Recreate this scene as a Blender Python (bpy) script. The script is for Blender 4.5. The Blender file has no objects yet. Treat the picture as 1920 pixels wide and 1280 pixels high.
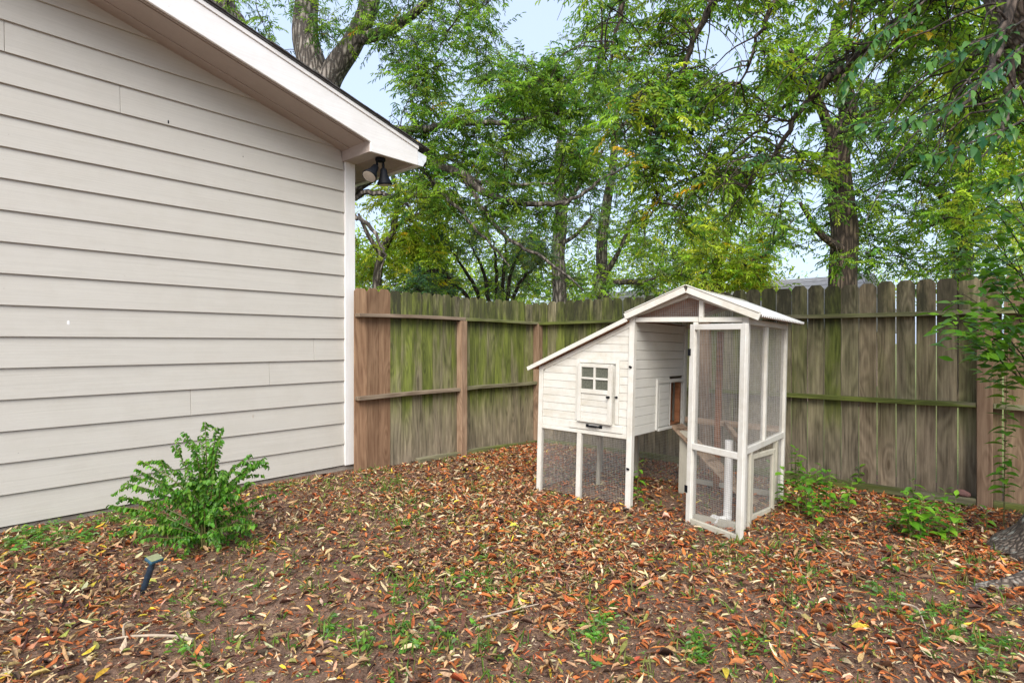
import bpy, bmesh, math, random
import numpy as np
from mathutils import Vector, Matrix

SC = bpy.context.scene
COL = SC.collection
random.seed(7)
RNG = np.random.default_rng(7)
R = math.radians

# ------------------------------------------------------------------ camera
F = 1080.0            # focal length in pixels of the 1920 px wide photograph
CAMH = 1.28
cam_d = bpy.data.cameras.new('camera')
cam_d.sensor_width = 36.0
cam_d.lens = 36.0 * F / 1920.0
cam_d.shift_y = 3.0 / 1920.0
cam_d.clip_start = 0.05
cam_d.clip_end = 2000
cam = bpy.data.objects.new('camera', cam_d)
COL.objects.link(cam)
cam.location = (0, 0, CAMH)
cam.rotation_euler = (R(90), 0, 0)
SC.camera = cam

# ------------------------------------------------------------------ sky + sun
SUN_EL, SUN_AZ = R(40), R(186)      # azimuth clockwise from +Y: behind the camera, a little to the left
world = bpy.data.worlds.new('World')
SC.world = world
world.use_nodes = True
wn = world.node_tree.nodes
wl = world.node_tree.links
bg = wn['Background']
sky = wn.new('ShaderNodeTexSky')
sky.sky_type = 'NISHITA'
sky.sun_disc = False
sky.sun_elevation = SUN_EL
sky.sun_rotation = SUN_AZ
sky.air_density = 1.0
sky.dust_density = 3.0
sky.ozone_density = 1.2
# thin high cloud: the blue sky is mixed with an even grey-white veil
veil = wn.new('ShaderNodeMixRGB')
veil.inputs[0].default_value = 0.55
veil.inputs[2].default_value = (6.4, 7.6, 10.0, 1)
wl.new(sky.outputs[0], veil.inputs[1])
wl.new(veil.outputs[0], bg.inputs[0])
bg.inputs[1].default_value = 0.11
sun_d = bpy.data.lights.new('sun', 'SUN')
sun_d.energy = 2.7
sun_d.angle = R(38)
sun_d.color = (1.0, 0.95, 0.87)
sun = bpy.data.objects.new('sun', sun_d)
COL.objects.link(sun)
sd = Vector((math.sin(SUN_AZ) * math.cos(SUN_EL), math.cos(SUN_AZ) * math.cos(SUN_EL), math.sin(SUN_EL)))
sun.rotation_euler = (-sd).to_track_quat('-Z', 'Y').to_euler()
SC.view_settings.view_transform = 'Standard'
SC.view_settings.look = 'None'
SC.view_settings.gamma = 1
SC.view_settings.exposure = 0.72
try:
    SC.cycles.max_bounces = 10
    SC.cycles.diffuse_bounces = 7
    SC.cycles.transmission_bounces = 8
    SC.cycles.transparent_max_bounces = 8
except Exception:
    pass


# ------------------------------------------------------------------ helpers
def P(px, py, Z):
    """a point seen at pixel (px,py) of the photograph and standing Z metres in front of the camera"""
    return np.array([(px - 960.0) / F * Z, Z, CAMH - (py - 643.0) / F * Z])


def hash2(ix, iy, seed):
    h = (ix.astype(np.int64) * 374761393 + iy.astype(np.int64) * 668265263 + seed * 974711) & 0x7fffffff
    h = ((h ^ (h >> 13)) * 1274126177) & 0x7fffffff
    return ((h ^ (h >> 16)) & 0xffff) / 65535.0


def vnoise(x, y, seed=0):
    x = np.asarray(x, float); y = np.asarray(y, float)
    ix = np.floor(x); iy = np.floor(y)
    fx = x - ix; fy = y - iy
    fx = fx * fx * (3 - 2 * fx); fy = fy * fy * (3 - 2 * fy)
    a = hash2(ix, iy, seed); b = hash2(ix + 1, iy, seed)
    c = hash2(ix, iy + 1, seed); d = hash2(ix + 1, iy + 1, seed)
    return (a * (1 - fx) + b * fx) * (1 - fy) + (c * (1 - fx) + d * fx) * fy


def fbm(x, y, seed=0, o=4):
    s = 0; a = 0.5
    for i in range(o):
        s = s + a * vnoise(x * 2 ** i, y * 2 ** i, seed + i)
        a *= 0.5
    return s


def sstep(a, b, x):
    t = np.clip((x - a) / (b - a), 0, 1)
    return t * t * (3 - 2 * t)


D_Rn = np.array([-0.649, -0.760]) / math.hypot(.649, .76)     # from the right fence towards the yard


def ground_z(x, y):
    x = np.asarray(x, float); y = np.asarray(y, float)
    z = -0.055 * sstep(4.0, 7.5, y + 0.35 * x)
    n = (fbm(x * 1.3, y * 1.3, 3, 3) - 0.45) * 0.05 + (vnoise(x * 7, y * 7, 9) - 0.5) * 0.014
    near = np.exp(-((x / 14.0) ** 2 + (y / 14.0) ** 2))
    # raised earth round the big tree's roots and a shallow dish round the shrub
    z = z + 0.05 * np.exp(-(((x - 2.9) / 0.7) ** 2 + ((y - 3.0) / 0.6) ** 2))
    z = z - 0.02 * np.exp(-(((x + 1.95) / 0.28) ** 2 + ((y - 3.6) / 0.22) ** 2))
    n = n * (1 - .8 * np.exp(-(((x - 1.3) / .9) ** 2 + ((y - 4.2) / .9) ** 2)))
    fd = (x - 0.349) * D_Rn[0] + (y - 7.854) * D_Rn[1]
    z = z - .055 * (1 - sstep(.05, .55, np.abs(fd))) * sstep(1.0, 2.0, x) * (1 - sstep(5.5, 7, x))
    return z + n * near - .018 * np.exp(-(((x - 1.5) / .5) ** 2 + ((y - 3.75) / .4) ** 2))


def gz(x, y):
    return float(ground_z(np.array([x]), np.array([y]))[0])


def on_ground(px, py):
    """world point where the ground shows at this pixel"""
    Z = CAMH * F / (py - 643.0)
    for _ in range(6):
        x = (px - 960.0) / F * Z
        Z = (CAMH - gz(x, Z)) * F / (py - 643.0)
    return (px - 960.0) / F * Z, Z


def tag(o, label=None, cat=None, group=None, kind=None):
    if label: o['label'] = label
    if cat: o['category'] = cat
    if group: o['group'] = group
    if kind: o['kind'] = kind
    return o


def empty(name, loc=(0, 0, 0), rot=(0, 0, 0), parent=None):
    o = bpy.data.objects.new(name, None)
    o.empty_display_size = 0.1
    COL.objects.link(o)
    o.location = loc
    o.rotation_euler = rot
    if parent: o.parent = parent
    return o


def link(name, me, parent=None, loc=None, rot=None):
    o = bpy.data.objects.new(name, me)
    COL.objects.link(o)
    if parent is not None: o.parent = parent
    if loc is not None: o.location = loc
    if rot is not None: o.rotation_euler = rot
    return o


class MB:
    """collects simple solids and links them as one mesh object"""
    def __init__(s):
        s.v = []; s.f = []

    def add(s, vs, fs):
        k = len(s.v)
        s.v += [tuple(p) for p in vs]
        s.f += [tuple(i + k for i in f) for f in fs]
        return s

    def box(s, a, b):
        x0, y0, z0 = a; x1, y1, z1 = b
        return s.add([(x0, y0, z0), (x1, y0, z0), (x1, y1, z0), (x0, y1, z0), (x0, y0, z1), (x1, y0, z1), (x1, y1, z1), (x0, y1, z1)],
                     [(0, 3, 2, 1), (4, 5, 6, 7), (0, 1, 5, 4), (1, 2, 6, 5), (2, 3, 7, 6), (3, 0, 4, 7)])

    def prism(s, poly, axis, a, b):
        """extrude a polygon (2-D, in the two remaining axes, order x,y,z without axis) from a to b along axis"""
        n = len(poly)
        def mk(p, t):
            q = list(p); q.insert(axis, t); return q
        vs = [mk(p, a) for p in poly] + [mk(p, b) for p in poly]
        fs = [tuple(range(n)), tuple(range(2 * n - 1, n - 1, -1))]
        for i in range(n):
            j = (i + 1) % n
            fs.append((i, i + n, j + n, j))
        return s.add(vs, fs)

    def beam(s, p, q, w, h, up=(0, 0, 1)):
        """rectangular bar from p to q: w across, h along up"""
        p = Vector(p); q = Vector(q); d = (q - p).normalized()
        r = d.cross(Vector(up)).normalized(); u = r.cross(d).normalized()
        vs = []
        for e in (p, q):
            for a, b in ((-1, -1), (1, -1), (1, 1), (-1, 1)):
                vs.append(tuple(e + r * (a * w / 2) + u * (b * h / 2)))
        return s.add(vs, [(0, 1, 2, 3), (7, 6, 5, 4), (0, 4, 5, 1), (1, 5, 6, 2), (2, 6, 7, 3), (3, 7, 4, 0)])

    def tube(s, pts, rad, n=8, cap=True):
        pts = [Vector(p) for p in pts]
        rings = []
        ref = Vector((0.13, 0.31, 0.94)).normalized()
        for i, p in enumerate(pts):
            d = (pts[min(i + 1, len(pts) - 1)] - pts[max(i - 1, 0)]).normalized()
            if abs(d.dot(ref)) > 0.95: ref = Vector((0.94, 0.2, 0.1)).normalized()
            a = d.cross(ref).normalized(); b = d.cross(a).normalized()
            r = rad[i] if hasattr(rad, '__len__') else rad
            rings.append([tuple(p + (a * math.cos(t) + b * math.sin(t)) * r) for t in [2 * math.pi * k / n for k in range(n)]])
        vs = [v for r in rings for v in r]
        fs = []
        for i in range(len(pts) - 1):
            for k in range(n):
                fs.append((i * n + k, i * n + (k + 1) % n, (i + 1) * n + (k + 1) % n, (i + 1) * n + k))
        if cap:
            fs.append(tuple(range(n - 1, -1, -1)))
            fs.append(tuple((len(pts) - 1) * n + k for k in range(n)))
        return s.add(vs, fs)

    def mesh(s, name, mat=None, smooth=False):
        me = bpy.data.meshes.new(name)
        me.from_pydata(s.v, [], s.f)
        bm = bmesh.new(); bm.from_mesh(me)
        bmesh.ops.recalc_face_normals(bm, faces=bm.faces)
        bm.to_mesh(me); bm.free()
        if mat: me.materials.append(mat)
        if smooth: me.polygons.foreach_set('use_smooth', [True] * len(me.polygons))
        return me

    def build(s, name, mat, parent=None, loc=None, rot=None, bevel=0, smooth=False):
        o = link(name, s.mesh(name, mat, smooth), parent, loc, rot)
        if bevel:
            m = o.modifiers.new('bevel', 'BEVEL')
            m.width = bevel; m.segments = 1; m.limit_method = 'ANGLE'; m.angle_limit = R(40)
        return o


def np_mesh(name, V, quads, mat, col=None, smooth=False):
    """big mesh straight from arrays; quads (n,4); col (n,3) one colour per face"""
    me = bpy.data.meshes.new(name)
    V = np.asarray(V, np.float32); quads = np.asarray(quads, np.int32)
    n = len(quads); k = quads.shape[1]
    me.vertices.add(len(V)); me.vertices.foreach_set('co', V.ravel())
    me.loops.add(n * k); me.loops.foreach_set('vertex_index', quads.ravel())
    me.polygons.add(n)
    me.polygons.foreach_set('loop_start', np.arange(0, n * k, k, dtype=np.int32))
    me.polygons.foreach_set('loop_total', np.full(n, k, np.int32))
    if smooth: me.polygons.foreach_set('use_smooth', np.ones(n, bool))
    me.update(calc_edges=True)
    me.materials.append(mat)
    if col is not None:
        a = me.attributes.new('leafcol', 'FLOAT_COLOR', 'FACE')
        c = np.ones((n, 4), np.float32); c[:, :3] = col
        a.data.foreach_set('color', c.ravel())
    return me


def unit(a):
    return a / np.maximum(np.linalg.norm(a, axis=-1, keepdims=True), 1e-9)


def leaf_arrays(B, D, N, L, W, fold=0.25, droop=0.15, widest=0.42):
    """lance-shaped folded leaves: six points, two quads each. B base, D direction, N up normal"""
    D = unit(D); S = unit(np.cross(D, N)); N = np.cross(S, D)
    L = L[:, None]; W = W[:, None]
    up = N * W * fold
    def at(t, s, lift):
        return B + D * L * t + S * W * 0.5 * s + up * lift - N * L * droop * t * t
    b = at(0, 0, 0); t = at(1, 0, 0)
    l1 = at(widest * 0.62, -0.86, 1); l2 = at(min(widest + 0.3, .85), -0.8, 1)
    r1 = at(widest * 0.62, 0.86, 1); r2 = at(min(widest + 0.3, .85), 0.8, 1)
    n = len(B)
    V = np.stack([b, l1, l2, t, r2, r1], 1).reshape(-1, 3)
    i = np.arange(n)[:, None] * 6
    Q = np.concatenate([i + np.array([[0, 3, 2, 1]]), i + np.array([[0, 5, 4, 3]])], 1).reshape(-1, 4)
    return V, Q


# ------------------------------------------------------------------ materials
def newmat(name):
    m = bpy.data.materials.new(name)
    m.use_nodes = True
    nt = m.node_tree
    return m, nt, nt.nodes, nt.links, nt.nodes['Principled BSDF']


def nd(ns, t, **kw):
    n = ns.new(t)
    for k, v in kw.items(): setattr(n, k, v)
    return n


def ramp(ns, stops, interp='LINEAR'):
    n = ns.new('ShaderNodeValToRGB')
    r = n.color_ramp; r.interpolation = interp
    while len(r.elements) < len(stops): r.elements.new(0.5)
    for e, (p, c) in zip(r.elements, stops):
        e.position = p
        e.color = (c, c, c, 1) if not hasattr(c, '__len__') else (*c, 1)
    return n


def noise(ns, ls, vec, scale, detail=4, rough=0.55, dist=0.0):
    n = ns.new('ShaderNodeTexNoise')
    n.inputs['Scale'].default_value = scale; n.inputs['Detail'].default_value = detail
    n.inputs['Roughness'].default_value = rough; n.inputs['Distortion'].default_value = dist
    if vec is not None: ls.new(vec, n.inputs['Vector'])
    return n


def mix(ns, ls, fac, a, b, mode='MIX'):
    n = ns.new('ShaderNodeMixRGB'); n.blend_type = mode
    for i, v in ((0, fac), (1, a), (2, b)):
        if hasattr(v, 'is_linked') or hasattr(v, 'links'): ls.new(v, n.inputs[i])
        elif i == 0: n.inputs[0].default_value = v
        else: n.inputs[i].default_value = (*v, 1)
    return n.outputs[0]


def math_n(ns, ls, op, a, b=None, c=None, clamp=False):
    n = ns.new('ShaderNodeMath'); n.operation = op; n.use_clamp = clamp
    for i, v in enumerate((a, b, c)):
        if v is None: continue
        if hasattr(v, 'links'): ls.new(v, n.inputs[i])
        else: n.inputs[i].default_value = v
    return n.outputs[0]


def bump(ns, ls, height, strength, dist, bsdf):
    b = ns.new('ShaderNodeBump')
    b.inputs['Strength'].default_value = strength; b.inputs['Distance'].default_value = dist
    ls.new(height, b.inputs['Height']); ls.new(b.outputs[0], bsdf.inputs['Normal'])


def objcoord(ns, ls, scale=(1, 1, 1), rnd=True):
    """object coordinates, shifted by a random amount per object so that copies differ"""
    tc = ns.new('ShaderNodeTexCoord')
    out = tc.outputs['Object']
    if rnd:
        oi = ns.new('ShaderNodeObjectInfo')
        m = ns.new('ShaderNodeVectorMath'); m.operation = 'SCALE'
        cx = ns.new('ShaderNodeCombineXYZ')
        for i in range(3): ls.new(oi.outputs['Random'], cx.inputs[i])
        ls.new(cx.outputs[0], m.inputs[0]); m.inputs['Scale'].default_value = 37.0
        a = ns.new('ShaderNodeVectorMath'); a.operation = 'ADD'
        ls.new(out, a.inputs[0]); ls.new(m.outputs[0], a.inputs[1])
        out = a.outputs[0]
    mp = ns.new('ShaderNodeMapping')
    mp.inputs['Scale'].default_value = scale
    ls.new(out, mp.inputs['Vector'])
    return mp.outputs[0], tc.outputs['Object']


def plain(name, col, rough=0.5, metal=0.0, var=0.12, nscale=14, bumpd=0.0015):
    m, nt, ns, ls, b = newmat(name)
    v, _ = objcoord(ns, ls)
    n = noise(ns, ls, v, nscale, 5)
    lo = tuple(c * (1 - var) for c in col); hi = tuple(min(c * (1 + var), .95) for c in col)
    r = ramp(ns, [(0.3, lo), (0.7, hi)])
    ls.new(n.outputs[0], r.inputs[0]); ls.new(r.outputs[0], b.inputs['Base Color'])
    b.inputs['Roughness'].default_value = rough; b.inputs['Metallic'].default_value = metal
    if bumpd:
        n2 = noise(ns, ls, v, nscale * 8, 3)
        bump(ns, ls, n2.outputs[0], 0.4, bumpd, b)
    return m


def leafmat(name, trans=0.5, rough=0.42, spec=0.4, mottle=0):
    m, nt, ns, ls, b = newmat(name)
    at = nd(ns, 'ShaderNodeAttribute', attribute_name='leafcol')
    tcm = ns.new('ShaderNodeHueSaturation'); tcm.inputs['Value'].default_value = 1.65
    tcm.inputs['Hue'].default_value = 0.485
    base = at.outputs['Color']
    if mottle:
        tc = ns.new('ShaderNodeTexCoord')
        nz = noise(ns, ls, tc.outputs['Object'], mottle, 5, 0.7)
        mr = ramp(ns, [(0.30, (0.6, 0.55, 0.52)), (0.48, (1.0, 1.0, 1.0)), (0.72, (1.35, 1.33, 1.28))])
        ls.new(nz.outputs[0], mr.inputs[0])
        base = mix(ns, ls, 1.0, base, mr.outputs[0], 'MULTIPLY')
        bump(ns, ls, nz.outputs[0], 0.8, 0.006, b)
    ls.new(base, b.inputs['Base Color'])
    b.inputs['Roughness'].default_value = rough
    b.inputs['Specular IOR Level'].default_value = spec
    t = ns.new('ShaderNodeBsdfTranslucent')
    ls.new(at.outputs['Color'], tcm.inputs['Color']); ls.new(tcm.outputs[0], t.inputs[0])
    mx = ns.new('ShaderNodeMixShader'); mx.inputs[0].default_value = trans
    ls.new(b.outputs[0], mx.inputs[1]); ls.new(t.outputs[0], mx.inputs[2])
    ls.new(mx.outputs[0], ns['Material Output'].inputs[0])
    return m


def leafmat_obj(name, c1, c2, trans=0.4):
    """broad glossy leaf; colour varies from leaf object to leaf object"""
    m, nt, ns, ls, b = newmat(name)
    oi = ns.new('ShaderNodeObjectInfo')
    r = ramp(ns, [(0, c1), (1, c2)])
    ls.new(oi.outputs['Random'], r.inputs[0])
    tc = ns.new('ShaderNodeTexCoord')
    mp = nd(ns, 'ShaderNodeMapping'); mp.inputs['Scale'].default_value = (1, 1, 1)
    ls.new(tc.outputs['Object'], mp.inputs[0])
    n = noise(ns, ls, mp.outputs[0], 60, 3)
    rr = ramp(ns, [(0.3, 0.8), (0.7, 1.15)])
    ls.new(n.outputs[0], rr.inputs[0])
    c = mix(ns, ls, 1.0, r.outputs[0], rr.outputs[0], 'MULTIPLY')
    ls.new(c, b.inputs['Base Color'])
    b.inputs['Roughness'].default_value = 0.33
    t = ns.new('ShaderNodeBsdfTranslucent'); ls.new(c, t.inputs[0])
    mx = ns.new('ShaderNodeMixShader'); mx.inputs[0].default_value = trans
    ls.new(b.outputs[0], mx.inputs[1]); ls.new(t.outputs[0], mx.inputs[2])
    ls.new(mx.outputs[0], ns['Material Output'].inputs[0])
    return m


def wood(name, c_dark, c_light, moss=False, by_height=True, grain=1.0, rough=0.85, axis=2, knots=True):
    """weathered board with the grain along one local axis. Object colour: R moss, G redness of newer wood, B grime"""
    m, nt, ns, ls, b = newmat(name)
    sc = [70 * grain] * 3; sc[axis] = 2.6 * grain
    v, raw = objcoord(ns, ls, tuple(sc))
    sc2 = [9.0] * 3; sc2[axis] = 1.9
    v2, _ = objcoord(ns, ls, tuple(sc2))
    g1 = noise(ns, ls, v, 1.0, 6, 0.65, 0.5)
    g2 = noise(ns, ls, v2, 1.0, 4, 0.6, 0.4)
    # flat-sawn figure: growth rings bent into long arches, and round the knots
    sk = [6.2] * 3; sk[axis] = 1.5; sk[1 if axis != 1 else 0] = 0.0
    vk, _ = objcoord(ns, ls, tuple(sk))
    vo = ns.new('ShaderNodeTexVoronoi'); vo.inputs['Scale'].default_value = 1.0
    ls.new(vk, vo.inputs['Vector'])
    sr = [5.0] * 3; sr[axis] = 0.75
    vr, _ = objcoord(ns, ls, tuple(sr))
    nr = noise(ns, ls, vr, 1.0, 2, 0.5, 0.0)
    ph = math_n(ns, ls, 'MULTIPLY_ADD', nr.outputs[0], 62.0, math_n(ns, ls, 'MULTIPLY', math_n(ns, ls, 'MINIMUM', vo.outputs['Distance'], 0.34), 46.0 if knots else 0.0))
    ring = math_n(ns, ls, 'MULTIPLY_ADD', math_n(ns, ls, 'SINE', ph), 0.5, 0.5)
    s = math_n(ns, ls, 'MULTIPLY_ADD', g1.outputs[0], 0.55, math_n(ns, ls, 'MULTIPLY_ADD', g2.outputs[0], 0.45, math_n(ns, ls, 'MULTIPLY', ring, 0.10)))
    r = ramp(ns, [(0.38, c_dark), (0.70, c_light)])
    ls.new(s, r.inputs[0])
    col = r.outputs[0]
    oi = ns.new('ShaderNodeObjectInfo')
    sep = ns.new('ShaderNodeSeparateColor'); ls.new(oi.outputs['Color'], sep.inputs[0])
    # every board has its own tone
    tone = ramp(ns, [(0.0, 0.82), (1.0, 1.1)]); ls.new(oi.outputs['Random'], tone.inputs[0])
    if knots:
        kr = ramp(ns, [(0.055, 1.0), (0.085, 0.55), (0.15, 0.0)])
        ls.new(vo.outputs['Distance'], kr.inputs[0])
        col = mix(ns, ls, math_n(ns, ls, 'MULTIPLY', kr.outputs[0], 0.75), col, tuple(c * 0.35 for c in c_dark))
    if moss:
        # newer red-brown boards
        red = ramp(ns, [(0.36, (0.15, 0.075, 0.04)), (0.72, (0.36, 0.215, 0.125))])
        ls.new(s, red.inputs[0])
        col = mix(ns, ls, sep.outputs['Green'], col, red.outputs[0])
        sepx = ns.new('ShaderNodeSeparateXYZ'); ls.new(raw, sepx.inputs[0])
        n3 = noise(ns, ls, v2, 0.55, 5, 0.65)
        # green algae grows thickest at mid height and thins out towards the ground
        hz = ramp(ns, [(0.0, 0.0), (0.22, 0.25), (0.38, 0.75), (0.80, 1.0), (1.0, 0.75)])
        ls.new(math_n(ns, ls, 'DIVIDE', sepx.outputs[2], 1.85), hz.inputs[0])
        hz_o = hz.outputs[0] if by_height else math_n(ns, ls, 'ADD', 1.0, 0.0)
        mo = math_n(ns, ls, 'MULTIPLY', math_n(ns, ls, 'MULTIPLY_ADD', n3.outputs[0], 4.6, -1.15), math_n(ns, ls, 'MULTIPLY', hz_o, sep.outputs['Red']))
        mo = math_n(ns, ls, 'MAXIMUM', math_n(ns, ls, 'MINIMUM', mo, 0.92), 0.0)
        gcol = ramp(ns, [(0.36, (0.045, 0.062, 0.010)), (0.72, (0.215, 0.26, 0.038))])
        ls.new(s, gcol.inputs[0])
        col = mix(ns, ls, mo, col, gcol.outputs[0])
        # black mildew streaks, mostly on the weathered tops
        n4 = noise(ns, ls, v2, 0.8, 5, 0.7)
        tz = ramp(ns, [(0.0, 0.5), (0.3, 0.22), (0.74, 0.3), (0.85, 0.9), (1.0, 0.9)])
        ls.new(math_n(ns, ls, 'DIVIDE', sepx.outputs[2], 1.85), tz.inputs[0])
        st = ramp(ns, [(0.36, 0.0), (0.56, 1.0)])
        ls.new(n4.outputs[0], st.inputs[0])
        gr = math_n(ns, ls, 'MULTIPLY', math_n(ns, ls, 'MULTIPLY', st.outputs[0], tz.outputs[0]), sep.outputs['Blue'])
        col = mix(ns, ls, gr, col, (0.035, 0.034, 0.022))
    col = mix(ns, ls, 1.0, col, tone.outputs[0], 'MULTIPLY')
    ls.new(col, b.inputs['Base Color'])
    b.inputs['Roughness'].default_value = rough
    b.inputs['Specular IOR Level'].default_value = 0.25
    bump(ns, ls, s, 0.6, 0.004, b)
    return m


def painted_wood(name, col, dirt, grain_axis=0, rough=0.5, dirt_amt=0.5, emboss=0.5, wavy=26.0):
    m, nt, ns, ls, b = newmat(name)
    sc = [wavy * 2.2] * 3; sc[grain_axis] = 1.3
    v, _ = objcoord(ns, ls, tuple(sc))
    g = noise(ns, ls, v, 1.0, 4, 0.55, 1.6)
    v2, _ = objcoord(ns, ls, (3, 3, 3))
    n2 = noise(ns, ls, v2, 1.3, 9, 0.78)
    rr = ramp(ns, [(0.44, 0.0), (0.72, 1.0)])
    ls.new(n2.outputs[0], rr.inputs[0])
    c = mix(ns, ls, math_n(ns, ls, 'MULTIPLY', rr.outputs[0], dirt_amt), col, dirt)
    gr = ramp(ns, [(0.35, 0.93), (0.6, 1.0)])
    ls.new(g.outputs[0], gr.inputs[0])
    c = mix(ns, ls, 1.0, c, gr.outputs[0], 'MULTIPLY')
    # small specks and knocks
    v3, _ = objcoord(ns, ls, (1, 1, 1))
    vo = ns.new('ShaderNodeTexVoronoi'); vo.inputs['Scale'].default_value = 9.0
    ls.new(v3, vo.inputs['Vector'])
    sp = ramp(ns, [(0.018, 1.0), (0.032, 0.0)])
    ls.new(vo.outputs['Distance'], sp.inputs[0])
    c = mix(ns, ls, math_n(ns, ls, 'MULTIPLY', sp.outputs[0], 0.55), c, (0.16, 0.13, 0.1))
    ls.new(c, b.inputs['Base Color'])
    b.inputs['Roughness'].default_value = rough
    b.inputs['Specular IOR Level'].default_value = 0.3
    bump(ns, ls, g.outputs[0], emboss, 0.003, b)
    return m


def bark(name, c1, c2, lichen=0.0, scale=1.0):
    m, nt, ns, ls, b = newmat(name)
    tc = ns.new('ShaderNodeTexCoord')
    mp = ns.new('ShaderNodeMapping'); mp.inputs['Scale'].default_value = (16 * scale, 16 * scale, 3.2 * scale)
    ls.new(tc.outputs['Object'], mp.inputs[0])
    n1 = noise(ns, ls, mp.outputs[0], 1.0, 6, 0.65, 0.7)
    vo = ns.new('ShaderNodeTexVoronoi'); vo.feature = 'DISTANCE_TO_EDGE'; vo.inputs['Scale'].default_value = 1.0
    nv = mix(ns, ls, 0.12, mp.outputs[0], n1.outputs[1])
    ls.new(nv, vo.inputs['Vector'])
    h = math_n(ns, ls, 'MULTIPLY_ADD', n1.outputs[0], 0.45, math_n(ns, ls, 'MINIMUM', math_n(ns, ls, 'MULTIPLY', vo.outputs[0], 1.6), 0.5))
    r = ramp(ns, [(0.3, tuple(c * 0.4 for c in c1)), (0.5, c1), (0.8, c2)])
    ls.new(h, r.inputs[0])
    col = r.outputs[0]
    if lichen:
        n2 = noise(ns, ls, tc.outputs['Object'], 22, 4, 0.6)
        lr = ramp(ns, [(0.58, 0.0), (0.66, 1.0)])
        ls.new(n2.outputs[0], lr.inputs[0])
        col = mix(ns, ls, math_n(ns, ls, 'MULTIPLY', lr.outputs[0], lichen), col, (0.46, 0.48, 0.42))
    ls.new(col, b.inputs['Base Color'])
    b.inputs['Roughness'].default_value = 0.92
    bump(ns, ls, h, 1.0, 0.03 / scale, b)
    return m


M = {}
M['siding'] = painted_wood('siding_paint', (0.525, 0.500, 0.445), (0.44, 0.405, 0.34), 0, 0.5, 0.35, 0.35, 30)
M['trim'] = painted_wood('trim_paint', (0.80, 0.79, 0.77), (0.62, 0.58, 0.52), 2, 0.45, 0.3, 0.2)
M['trimx'] = painted_wood('trim_paint_rake', (0.82, 0.80, 0.775), (0.64, 0.60, 0.54), 0, 0.45, 0.3, 0.2)
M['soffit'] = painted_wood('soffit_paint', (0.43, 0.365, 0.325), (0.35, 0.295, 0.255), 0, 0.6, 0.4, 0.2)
M['coop'] = painted_wood('coop_paint', (0.66, 0.645, 0.59), (0.48, 0.435, 0.33), 0, 0.5, 0.75, 0.25)
M['coopz'] = painted_wood('coop_paint_upright', (0.66, 0.645, 0.59), (0.47, 0.43, 0.34), 2, 0.5, 0.8, 0.25)
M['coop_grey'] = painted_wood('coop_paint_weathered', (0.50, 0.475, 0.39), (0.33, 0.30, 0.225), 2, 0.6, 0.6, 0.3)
M['coop_in'] = painted_wood('coop_paint_side', (0.58, 0.575, 0.53), (0.45, 0.43, 0.36), 1, 0.5, 0.4, 0.25)
M['coopwood'] = wood('coop_bare_wood', (0.20, 0.08, 0.035), (0.44, 0.20, 0.10), axis=0)
M['rampwood'] = wood('ramp_wood', (0.20, 0.13, 0.085), (0.50, 0.37, 0.26), axis=0)
M['fence'] = wood('fence_picket_wood', (0.105, 0.082, 0.057), (0.40, 0.33, 0.235), moss=True)
M['rail'] = wood('fence_rail_wood', (0.14, 0.11, 0.08), (0.38, 0.33, 0.26), moss=True, by_height=False, axis=0, knots=False)
M['post'] = wood('fence_post_wood', (0.17, 0.10, 0.06), (0.38, 0.26, 0.17), axis=2)
M['wire'] = plain('galvanised_wire', (0.40, 0.385, 0.36), 0.5, 0.3, 0.2, 30, 0)
M['black'] = plain('black_metal', (0.006, 0.007, 0.010), 0.6, 0.0, 0.2, 20, 0)
M['black'].node_tree.nodes['Principled BSDF'].inputs['Specular IOR Level'].default_value = .15
M['lens'] = plain('lamp_lens', (0.42, 0.37, 0.30), 0.25, 0, 0.1, 20, 0)
M['darkglass'] = plain('coop_window_screen', (0.10, 0.105, 0.08), 0.25, 0, 0.4, 90, 0.001)
M['pvc'] = plain('white_plastic', (0.82, 0.81, 0.78), 0.35, 0, 0.06, 6, 0)
M['roofwhite'] = plain('white_corrugated_plastic', (0.70, 0.695, 0.67), 0.4, 0, 0.14, 3, 0)
M['concrete'] = plain('foundation_concrete', (0.30, 0.27, 0.23), 0.9, 0, 0.25, 7, 0.004)
M['shingle'] = plain('roof_shingles', (0.075, 0.072, 0.070), 0.95, 0, 0.45, 30, 0.006)
M['shingle_far'] = plain('grey_roof_shingles', (0.23, 0.22, 0.22), 0.95, 0, 0.3, 9, 0.006)
M['gutter'] = plain('gutter_metal', (0.72, 0.75, 0.78), 0.35, 0.0, 0.12, 16, 0)
M['brick'] = plain('neighbour_brick', (0.30, 0.20, 0.15), 0.9, 0, 0.3, 18, 0.004)
M['rock'] = plain('red_stone', (0.20, 0.10, 0.085), 0.8, 0, 0.3, 12, 0.006)
M['stake'] = plain('blue_black_plastic', (0.020, 0.035, 0.055), 0.35, 0, 0.25, 20, 0)
M['stakeblue'] = plain('faded_blue_plastic', (0.020, 0.075, 0.115), 0.4, 0, 0.2, 20, 0)
M['solar'] = plain('solar_panel', (0.27, 0.29, 0.16), 0.2, 0, 0.25, 25, 0)
M['twig'] = plain('dry_twig', (0.42, 0.34, 0.25), 0.85, 0, 0.3, 20, 0.002)
M['stem'] = plain('green_brown_stem', (0.13, 0.12, 0.04), 0.6, 0, 0.3, 20, 0)
M['branch'] = bark('branch_bark', (0.055, 0.040, 0.030), (0.13, 0.10, 0.078), 0, 2.0)
M['bark_grey'] = bark('pecan_bark', (0.12, 0.10, 0.083), (0.34, 0.30, 0.26), 0.3)
M['bark_brown'] = bark('brown_furrowed_bark', (0.085, 0.06, 0.045), (0.23, 0.17, 0.125), 0.0)
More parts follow.
